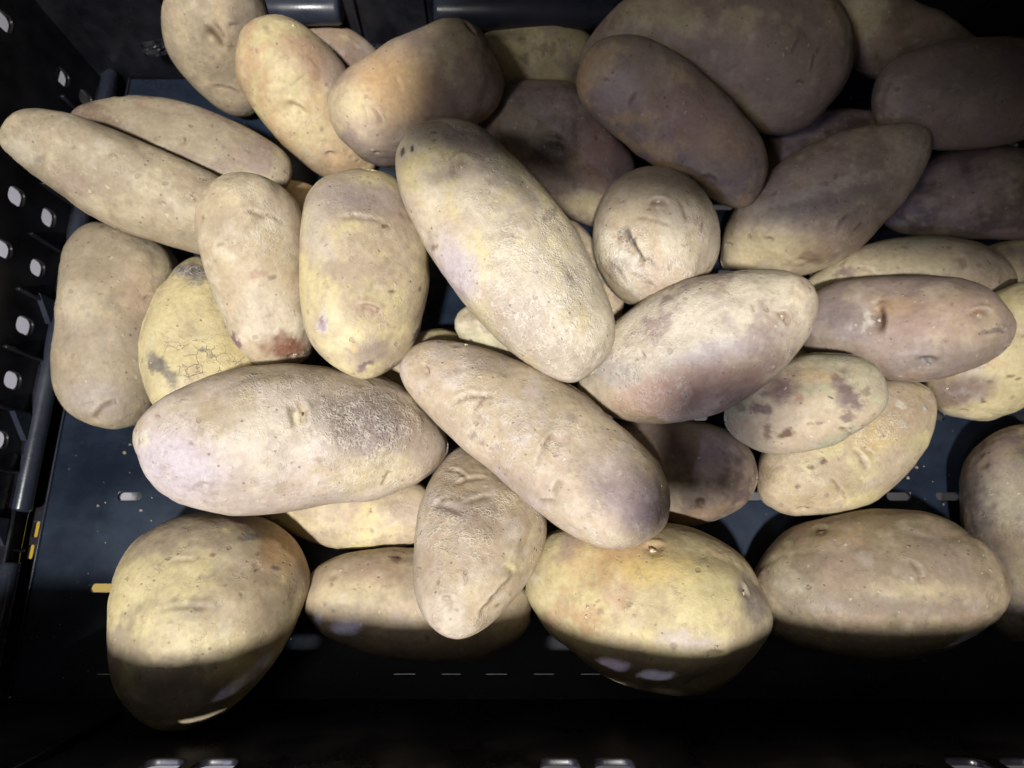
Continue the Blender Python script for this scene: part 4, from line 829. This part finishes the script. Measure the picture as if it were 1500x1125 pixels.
      rad=[0.0, 6.5, 12.7, 18.5, 23.1, 26.3, 28.0, 28.5, 28.5, 28.4, 28.5, 28.6, 28.7, 28.6, 27.8, 25.9, 22.8, 18.7, 13.5, 7.2, 0.0],
      skin=((0.43, 0.345, 0.23), (0.275, 0.21, 0.175), 0.6), net=0.1, crack=0,
      marks=[('e', -6.8, 8.7, 5.0, -97), ('s', -10.0, 9.4, 19.8, 16.0, -25, (0.5, 0.33, 0.17), 0.75), ('c', -29.1, 3.9, 5.4, 0.8, -99, 0.9), ('c', -23.5, -0.5, 4.6, 0.8, -87, 0.9), ('c', 41.9, 17.8, 4.1, 0.6, -67, 1.0), ('s', -39.4, -16.3, 19.6, 7.9, -46, (0.12, 0.11, 0.11), 0.3), ('s', -31.5, 10.5, 9.5, 7.6, -25, (0.58, 0.5, 0.3), 0.5), ('e', -34.3, -16.5, 3.1, -26)]),  # right half greys by cast shade; dark lower lobe patch is painted shade
    dict(label='long brown potato leaning up to the right beside the round one',
      loc=(0.1738, 0.1989, 0.0327), rot=(0.9102, 0.1849, -0.2771, 0.2463), half=61.3, off=1.4, deep=0.8, tilt=(-0.15, 0.00),
      mid=[1.4, 1.6, 1.8, 2.2, 2.6, 2.2, 1.1, -0.0, -0.4, -0.2, 0.4, 0.9, 1.1, 0.9, 0.5, 0.1, -0.0, 0.1, 0.2, 0.4, 0.9],
      rad=[0.0, 2.7, 6.0, 10.1, 15.0, 20.4, 25.4, 29.1, 31.2, 32.2, 32.1, 31.1, 29.4, 26.9, 23.9, 20.3, 16.3, 12.2, 8.1, 4.1, 0.0],
      skin=((0.43, 0.345, 0.23), (0.3, 0.22, 0.15), 0.5), net=0.4, crack=0,
      marks=[('e', -48.0, 9.9, 3.7, -36), ('c', 5.8, -12.9, 4.6, 1.0, 20, 1.0), ('c', 10.5, -20.1, 3.4, 0.8, 15, 0.8), ('s', -1.4, 2.2, 35.1, 4.7, -21, (0.23, 0.19, 0.155), 0.6), ('s', -1.3, 8.9, 27.3, 2.7, -21, (0.56, 0.52, 0.42), 0.25), ('s', -32.1, -2.0, 20.2, 12.1, -36, (0.58, 0.5, 0.3), 0.5), ('s', -16.8, -20.2, 5.5, 3.6, -56, (0.13, 0.075, 0.045), 0.4), ('e', -29.1, -0.5, 4.0, -36), ('s', -17.6, 31.5, 7.9, 4.0, -6, (0.14, 0.09, 0.1), 0.3)]),  # dark and pale bands across are shade and soft light, painted in
    dict(label='smooth reddish brown potato above the round one, dimple at its left end',
      loc=(0.09, 0.2377, 0.0579), rot=(0.8915, 0.3423, -0.014, -0.2963), half=61.3, off=0.4, deep=0.85, tilt=(-0.05, 0.10),
      mid=[-0.3, -0.5, -0.6, -0.9, -0.8, -0.3, 0.1, 0.3, 0.3, -0.0, -0.5, -0.9, -1.3, -1.9, -2.5, -3.3, -4.3, -5.4, -6.3, -6.8, -7.5],
      rad=[0.0, 5.7, 11.0, 15.8, 19.5, 22.1, 23.8, 24.8, 25.2, 25.2, 24.9, 24.4, 23.7, 22.7, 21.4, 19.5, 17.1, 14.0, 10.2, 5.5, 0.0],
      skin=((0.275, 0.21, 0.175), (0.47, 0.33, 0.19), 0.3), net=0.2, crack=0,
      marks=[('s', -34.3, -3.4, 12.0, 9.7, 32, (0.36, 0.29, 0.28), 0.7), ('c', -25.1, -4.2, 4.1, 1.1, 93, 1.0), ('e', -42.0, -4.3, 3.4, 32), ('s', 4.8, 4.9, 22.3, 14.9, 5, (0.34, 0.22, 0.17), 0.6), ('s', 28.7, 2.4, 14.9, 11.2, 33, (0.5, 0.33, 0.17), 0.3), ('c', 33.0, -13.6, 5.7, 1.1, 14, 0.8)]),
    dict(label='buff potato with a brown rotten eye at its bottom end',
      loc=(-0.1242, 0.1419, 0.0654), rot=(0.7671, 0.0577, 0.2749, -0.5768), half=47.6, off=0.3, deep=0.85, tilt=(-0.05, 0.00),
      mid=[-0.3, -0.2, -0.2, 0.0, 0.4, 0.7, 0.8, 0.6, 0.0, -0.5, -1.0, -1.3, -1.4, -1.4, -1.3, -1.0, -0.5, 0.2, 0.9, 1.2, 1.3],
      rad=[0.0, 5.7, 11.1, 15.7, 19.3, 22.0, 23.9, 24.9, 25.2, 25.0, 24.3, 23.5, 22.7, 21.6, 20.4, 18.8, 16.7, 14.0, 10.7, 6.2, 0.0],
      skin=((0.43, 0.345, 0.23), (0.52, 0.455, 0.335), 0.5), net=0.6, crack=0,
      marks=[('s', 0.6, -2.0, 3.4, 1.4, 99, (0.33, 0.2, 0.14), 0.9), ('s', 3.0, 3.6, 2.4, 1.0, 68, (0.13, 0.075, 0.045), 0.6), ('s', 28.5, -18.4, 3.0, 4.7, 98, (0.18, 0.1, 0.12), 0.9), ('s', 37.2, 2.6, 10.4, 6.9, 71, (0.17, 0.07, 0.04), 0.95), ('b', 41.5, 4.9, 2.4), ('e', 43.9, 4.7, 7.0, 76), ('c', -26.7, 5.0, 5.0, 0.8, 59, 1.0), ('c', -23.8, 11.8, 6.7, 0.5, 54, 0.6), ('c', -16.2, -15.0, 2.6, 0.5, 95, 0.8), ('s', -15.5, 22.1, 6.8, 10.2, 80, (0.28, 0.215, 0.17), 0.5), ('e', -24.4, 3.7, 3.0, 80), ('s', -24.5, -13.3, 7.2, 5.9, 80, (0.28, 0.215, 0.17), 0.3), ('s', 15.6, -3.8, 10.2, 13.7, 78, (0.56, 0.52, 0.42), 0.3)]),
    dict(label='very large pinkish buff potato with a netted grey patch, lying left of centre',
      loc=(-0.1004, 0.0612, 0.0524), rot=(0.983, 0.0986, 0.1525, 0.0258), half=71.8, off=-0.2, deep=0.85, tilt=(-0.00, 0.00),
      mid=[1.4, 0.8, -0.4, -1.2, -1.5, -1.5, -1.3, -0.9, -0.5, -0.0, 0.4, 0.6, 0.5, 0.2, -0.3, -1.1, -2.2, -3.6, -4.8, -5.6, -5.7],
      rad=[0.0, 5.9, 11.8, 17.5, 22.5, 26.9, 30.5, 33.2, 34.9, 35.6, 35.2, 33.9, 32.2, 30.0, 27.1, 23.4, 18.9, 14.0, 9.1, 4.4, 0.0],
      skin=((0.49, 0.415, 0.34), (0.43, 0.345, 0.23), 0.5), net=0.7, crack=0,
      marks=[('n', 28.4, 7.6, 22.3, 15.5, -11, 2.0), ('s', 26.8, 7.6, 20.9, 14.2, -11, (0.235, 0.19, 0.17), 0.9), ('e', -1.4, 10.3, 7.9, -85), ('c', -4.5, 10.0, 5.6, 1.1, -80, 2.0), ('s', -5.1, 9.4, 0.8, 4.9, 12, (0.16, 0.1, 0.05), 0.9), ('b', -0.8, 10.3, 1.6), ('s', -2.0, 10.3, 3.0, 5.3, -1, (0.58, 0.5, 0.3), 0.5), ('e', -40.4, -20.1, 4.3, -34), ('e', 37.7, -17.7, 4.7, -61), ('c', 36.2, -18.9, 4.4, 0.5, 59, 0.9), ('s', 31.8, -16.0, 20.2, 7.4, 8, (0.58, 0.5, 0.3), 0.45), ('s', -52.4, -10.1, 18.9, 13.4, -23, (0.46, 0.405, 0.425), 0.8), ('s', -66.6, 0.9, 3.6, 3.0, -1, (0.56, 0.52, 0.42), 0.7), ('s', 7.5, 28.7, 26.6, 4.7, -5, (0.23, 0.19, 0.155), 0.5), ('s', -12.6, 0.7, 22.7, 13.0, -1, (0.56, 0.52, 0.42), 0.25), ('c', -46.5, -0.9, 0.8, 0.3, -1, 0.4), ('s', 54.9, -0.8, 8.9, 13.7, 29, (0.36, 0.29, 0.25), 0.4), ('e', -59.6, 10.2, 1.8, -1), ('s', 7.3, -9.4, 2.6, 1.7, -2, (0.13, 0.075, 0.045), 0.3)]),
    dict(label='plump yellow potato with purple stains and a shallow oval eye',
      loc=(-0.0727, 0.1412, 0.0637), rot=(0.6838, 0.0736, 0.2322, -0.6878), half=52.5, off=-3.3, deep=0.85, tilt=(0.40, -0.20),
      mid=[1.0, 0.8, 0.5, -0.1, -0.8, -1.3, -1.5, -1.3, -0.8, -0.3, -0.1, -0.1, -0.4, -0.6, -0.7, -0.6, -0.3, 0.1, 0.4, 0.7, 0.5],
      rad=[0.0, 5.5, 10.7, 15.5, 19.8, 23.5, 26.7, 29.1, 30.7, 31.6, 31.8, 31.4, 30.3, 28.6, 26.3, 23.2, 19.2, 14.6, 9.6, 4.7, 0.0],
      skin=((0.54, 0.46, 0.25), (0.43, 0.345, 0.23), 0.45), net=0.3, crack=0,
      marks=[('e', 16.6, 2.0, 8.9, 77), ('s', 14.9, -1.1, 8.9, 3.8, 80, (0.42, 0.3, 0.22), 0.6), ('s', 21.9, -19.3, 3.0, 5.7, 97, (0.46, 0.405, 0.425), 0.6), ('s', 21.9, -19.3, 1.7, 3.7, 97, (0.22, 0.16, 0.24), 0.8), ('s', 36.0, 1.7, 10.4, 5.5, 102, (0.28, 0.215, 0.17), 0.7), ('s', 41.3, 0.9, 3.5, 1.4, 112, (0.14, 0.09, 0.1), 0.7), ('s', 27.4, 24.4, 2.1, 4.5, 82, (0.12, 0.11, 0.11), 0.8), ('s', 7.0, 12.1, 1.7, 1.0, 93, (0.13, 0.075, 0.045), 0.8), ('s', 4.6, 25.4, 1.0, 1.4, 93, (0.13, 0.075, 0.045), 0.7), ('c', -27.1, -2.6, 9.4, 1.0, 91, 1.0), ('e', -26.4, -2.6, 3.3, 94), ('s', -24.5, 7.9, 2.0, 1.0, 84, (0.13, 0.075, 0.045), 0.8), ('s', -36.5, -2.8, 26.6, 8.6, 95, (0.32, 0.26, 0.23), 0.75), ('s', -25.5, 18.7, 6.8, 13.6, 114, (0.28, 0.215, 0.17), 0.6), ('s', -18.7, -22.5, 6.6, 14.9, 94, (0.42, 0.36, 0.3), 0.6), ('s', 33.5, -4.4, 1.4, 1.7, 92, (0.5, 0.33, 0.17), 0.8), ('s', 43.6, 12.2, 4.9, 1.4, 122, (0.12, 0.11, 0.11), 0.6), ('b', 31.8, -24.0, 1.4), ('s', 23.8, -10.5, 10.2, 17.1, 92, (0.58, 0.5, 0.3), 0.3)]),  # wide mauve-brown patch across the top end is painted shade
    dict(label='wrinkled buff potato pointing towards the front, overhanging the smooth oval one',
      loc=(-0.0153, 0.0131, 0.0465), rot=(0.7522, 0.0317, 0.0046, 0.6581), half=44.4, off=2.5, deep=0.85, tilt=(-0.40, 0.00),
      mid=[6.4, 6.2, 6.3, 6.2, 5.7, 4.9, 3.8, 2.6, 1.4, 0.6, 0.1, 0.1, 0.6, 1.6, 3.1, 5.0, 7.0, 8.6, 9.6, 10.2, 10.1],
      rad=[0.0, 3.8, 7.7, 11.5, 15.3, 19.0, 22.5, 25.6, 28.1, 30.0, 31.1, 31.4, 30.5, 28.1, 24.6, 20.4, 15.8, 11.1, 6.9, 3.3, 0.0],
      skin=((0.43, 0.345, 0.23), (0.49, 0.415, 0.34), 0.5), net=1.0, crack=0.2,
      marks=[('e', -10.2, -15.0, 4.8, -111), ('s', -8.0, -17.2, 5.1, 4.5, -82, (0.58, 0.5, 0.3), 0.6), ('e', -25.5, 10.8, 3.7, -83), ('c', 12.7, 15.9, 6.5, 1.3, -97, 1.6), ('c', 14.8, 20.1, 4.2, 0.8, -52, 1.2), ('c', 27.7, 8.1, 8.2, 0.8, -72, 1.0), ('c', 30.5, 15.1, 6.5, 0.8, -112, 0.9), ('s', 9.3, 2.1, 12.9, 6.5, -112, (0.28, 0.215, 0.17), 0.5), ('c', 18.4, 3.5, 6.5, 0.8, -62, 0.9), ('e', -15.8, 24.9, 2.5, -82), ('s', 12.2, 14.9, 11.0, 3.2, -97, (0.23, 0.19, 0.155), 0.5), ('c', -23.7, -8.6, 9.4, 0.6, -34, 0.7), ('c', -17.7, -12.2, 7.9, 0.5, -34, 0.6)]),
    dict(label='round potato seen end on with a scabby scar, right of the largest one',
      loc=(0.0781, 0.1736, 0.0451), rot=(0.7827, 0.2632, 0.0533, -0.5615), half=35.6, off=-0.5, deep=1.15, tilt=(0.15, -0.25),
      mid=[-1.7, -1.2, -1.1, -1.0, -0.8, -0.4, -0.1, 0.2, 0.4, 0.3, 0.1, -0.3, -0.7, -1.1, -1.3, -1.4, -1.4, -1.4, -1.7, -2.0, -2.4],
      rad=[0.0, 4.9, 9.9, 14.8, 19.5, 23.6, 27.0, 29.5, 31.4, 32.6, 33.1, 32.9, 31.9, 30.4, 28.3, 25.5, 21.8, 17.3, 12.2, 6.4, 0.0],
      skin=((0.43, 0.345, 0.23), (0.52, 0.455, 0.335), 0.4), net=0.7, crack=0.45,
      marks=[('c', -7.5, 17.0, 6.5, 0.9, 6, 0.35), ('c', 9.3, -22.1, 6.8, 0.9, 20, 0.6), ('c', 17.0, -12.7, 8.6, 0.7, 41, 0.5), ('b', -15.5, 7.6, 2.2), ('e', -13.6, 5.9, 8.8, 68), ('c', -7.6, 1.4, 11.0, 0.7, 54, 0.4), ('c', 1.5, -14.2, 11.2, 3.0, 22, 2.6), ('s', 1.2, -11.3, 11.2, 1.5, 22, (0.07, 0.06, 0.055), 0.85), ('s', 3.8, -17.5, 9.7, 2.2, 22, (0.56, 0.52, 0.42), 0.7), ('s', 6.4, -22.2, 5.3, 4.5, 69, (0.23, 0.19, 0.155), 0.5), ('n', 2.5, -15.3, 15.0, 15.0, 68, 1.0), ('c', 3.6, 22.9, 2.5, 0.4, 142, 0.8), ('c', -35.8, 8.0, 9.0, 0.7, 67, 0.5), ('n', 15.1, -5.7, 22.4, 11.2, 69, 0.8), ('e', -5.6, -19.7, 3.0, 68)]),
    dict(label='pale netted potato with shade painted into its reddish underside, right of centre',
      loc=(0.0906, 0.1049, 0.0546), rot=(0.9592, 0.1304, -0.1664, 0.188), half=61.0, off=0.1, deep=0.85, tilt=(-0.00, 0.00),
      mid=[2.7, 2.6, 2.5, 2.4, 2.3, 2.1, 1.6, 1.0, 0.5, 0.1, 0.0, 0.3, 0.8, 1.3, 1.7, 2.0, 2.2, 2.4, 2.4, 2.4, 2.2],
      rad=[0.0, 3.6, 7.5, 11.9, 16.5, 20.9, 25.0, 28.4, 31.0, 32.7, 33.3, 32.7, 31.1, 28.6, 25.6, 22.1, 18.3, 14.2, 9.7, 4.9, 0.0],
      skin=((0.52, 0.455, 0.335), (0.275, 0.21, 0.175), 0.35), net=0.7, crack=0,
      marks=[('b', 42.9, -2.3, 1.9), ('c', 42.5, -3.2, 3.9, 0.8, -76, 1.2), ('e', 42.7, -2.6, 4.9, -76), ('s', 11.7, 9.4, 20.2, 13.4, -5, (0.56, 0.52, 0.42), 0.25), ('s', 6.8, -5.3, 20.2, 6.1, -9, (0.46, 0.405, 0.425), 0.4), ('c', 31.7, 6.9, 2.3, 0.7, -104, 0.5), ('s', -12.7, -15.7, 37.6, 11.6, -11, (0.33, 0.2, 0.14), 0.7), ('e', 27.9, 32.5, 2.0, -27), ('n', -17.0, 12.6, 24.1, 17.2, 6, 0.8), ('s', -39.6, 6.8, 12.2, 8.7, -24, (0.12, 0.11, 0.11), 0.45), ('e', -22.5, 8.1, 3.5, -85)]),  # long reddish mark deepens the underside with painted shade
    dict(label='largest central potato with crinkled skin lying diagonally on top of the heap',
      loc=(-0.0008, 0.1517, 0.0679), rot=(0.8749, 0.2131, 0.1043, -0.4222), half=75.6, off=-5.6, deep=0.85, tilt=(0.30, -0.20),
      mid=[-0.8, -0.5, 0.1, 0.6, 0.8, 0.9, 0.9, 0.8, 0.7, 0.4, 0.2, -0.1, -0.4, -0.5, -0.5, -0.8, -1.3, -1.9, -2.5, -3.1, -3.1],
      rad=[0.0, 6.1, 11.9, 17.2, 21.8, 25.5, 28.1, 30.0, 31.4, 32.4, 32.8, 32.5, 31.5, 29.8, 27.4, 24.5, 21.1, 17.0, 12.1, 6.3, 0.0],
      skin=((0.52, 0.455, 0.335), (0.54, 0.46, 0.25), 0.5), net=1.0, crack=0,
      marks=[('b', -46.5, 7.5, 2.0), ('b', -46.8, 9.3, 1.3), ('e', -46.4, 6.6, 9.8, 88), ('s', -48.7, -1.4, 10.5, 4.6, 80, (0.23, 0.19, 0.155), 0.55), ('s', -71.2, -11.1, 1.3, 2.6, 32, (0.06, 0.05, 0.05), 0.8), ('s', -68.4, -7.0, 1.0, 1.6, 52, (0.06, 0.05, 0.05), 0.8), ('b', -19.7, 27.1, 1.3), ('s', -9.3, -24.3, 10.2, 15.3, 81, (0.46, 0.405, 0.425), 0.7), ('s', -36.2, 21.5, 23.0, 8.5, 8, (0.23, 0.19, 0.155), 0.5), ('s', -57.1, 16.8, 19.4, 7.8, 42, (0.28, 0.22, 0.19), 0.6), ('n', 22.4, -1.0, 37.7, 24.0, 2, 1.0), ('s', 17.3, 7.1, 20.5, 20.5, 12, (0.56, 0.52, 0.42), 0.35), ('s', -24.5, -26.7, 1.0, 2.0, 32, (0.13, 0.075, 0.045), 0.6), ('e', 26.1, 15.6, 4.8, 12), ('s', -18.5, 11.7, 13.4, 3.3, 12, (0.13, 0.075, 0.045), 0.25), ('s', 53.9, -5.9, 17.2, 6.9, 52, (0.36, 0.3, 0.22), 0.5), ('s', 28.8, -17.9, 9.0, 20.7, 102, (0.28, 0.215, 0.17), 0.4), ('e', 40.2, -20.0, 2.8, 52), ('s', -1.9, 25.7, 2.3, 4.7, 22, (0.12, 0.11, 0.11), 0.5), ('c', 22.7, 39.4, 0.7, 0.3, 52, 0.3)]),  # two broad dark patches near the upper end are painted shade
    dict(label='large diagonal potato in the middle with shade painted purple on its lower right end',
      loc=(0.0107, 0.0617, 0.0559), rot=(0.9488, 0.1004, 0.0135, -0.2992), half=72.6, off=-2.4, deep=0.85, tilt=(0.15, -0.20),
      mid=[-2.3, -2.8, -2.6, -2.1, -1.6, -0.9, -0.2, 0.6, 1.1, 1.2, 1.0, 0.6, 0.1, -0.4, -0.8, -0.8, -0.5, -0.1, -0.0, -0.3, -0.5],
      rad=[0.0, 4.8, 9.3, 13.4, 16.8, 19.6, 22.0, 24.1, 25.7, 26.7, 27.4, 27.9, 28.0, 27.6, 26.6, 24.4, 21.0, 16.5, 11.4, 5.8, 0.0],
      skin=((0.43, 0.345, 0.23), (0.49, 0.415, 0.34), 0.35), net=0.8, crack=0,
      marks=[('c', -34.0, -1.7, 10.4, 1.0, 45, 1.3), ('c', -29.8, -2.0, 5.5, 0.8, 85, 1.0), ('e', 7.9, 1.8, 7.1, 85), ('c', 6.7, -3.3, 7.1, 0.6, 90, 1.0), ('c', 20.7, -13.3, 4.2, 1.1, 104, 1.6), ('c', 20.7, -20.9, 4.8, 1.0, 55, 1.2), ('b', -52.6, 16.9, 2.0), ('e', -59.4, -3.7, 4.2, -25), ('s', 51.5, 1.3, 17.4, 10.7, 5, (0.2, 0.145, 0.15), 0.7), ('s', 5.5, -22.9, 14.5, 8.1, 5, (0.28, 0.215, 0.17), 0.4), ('s', -36.4, 17.0, 13.1, 4.6, 20, (0.23, 0.19, 0.155), 0.5), ('s', -17.6, -16.7, 2.3, 1.6, 35, (0.28, 0.215, 0.17), 0.7), ('s', -11.5, -14.3, 2.6, 1.6, 35, (0.28, 0.215, 0.17), 0.7), ('s', -23.3, -17.0, 2.0, 1.6, 35, (0.28, 0.215, 0.17), 0.6), ('s', -45.7, 4.1, 2.3, 1.6, 35, (0.28, 0.215, 0.17), 0.6), ('s', 9.1, 14.8, 2.6, 2.0, 35, (0.28, 0.215, 0.17), 0.6), ('b', 57.9, 13.0, 1.3), ('s', 38.7, 4.7, 12.8, 12.8, 35, (0.27, 0.21, 0.19), 0.5), ('n', -18.9, -6.5, 26.1, 16.3, 0, 0.6)]),  # purple patch on the lower right end is painted shade
]

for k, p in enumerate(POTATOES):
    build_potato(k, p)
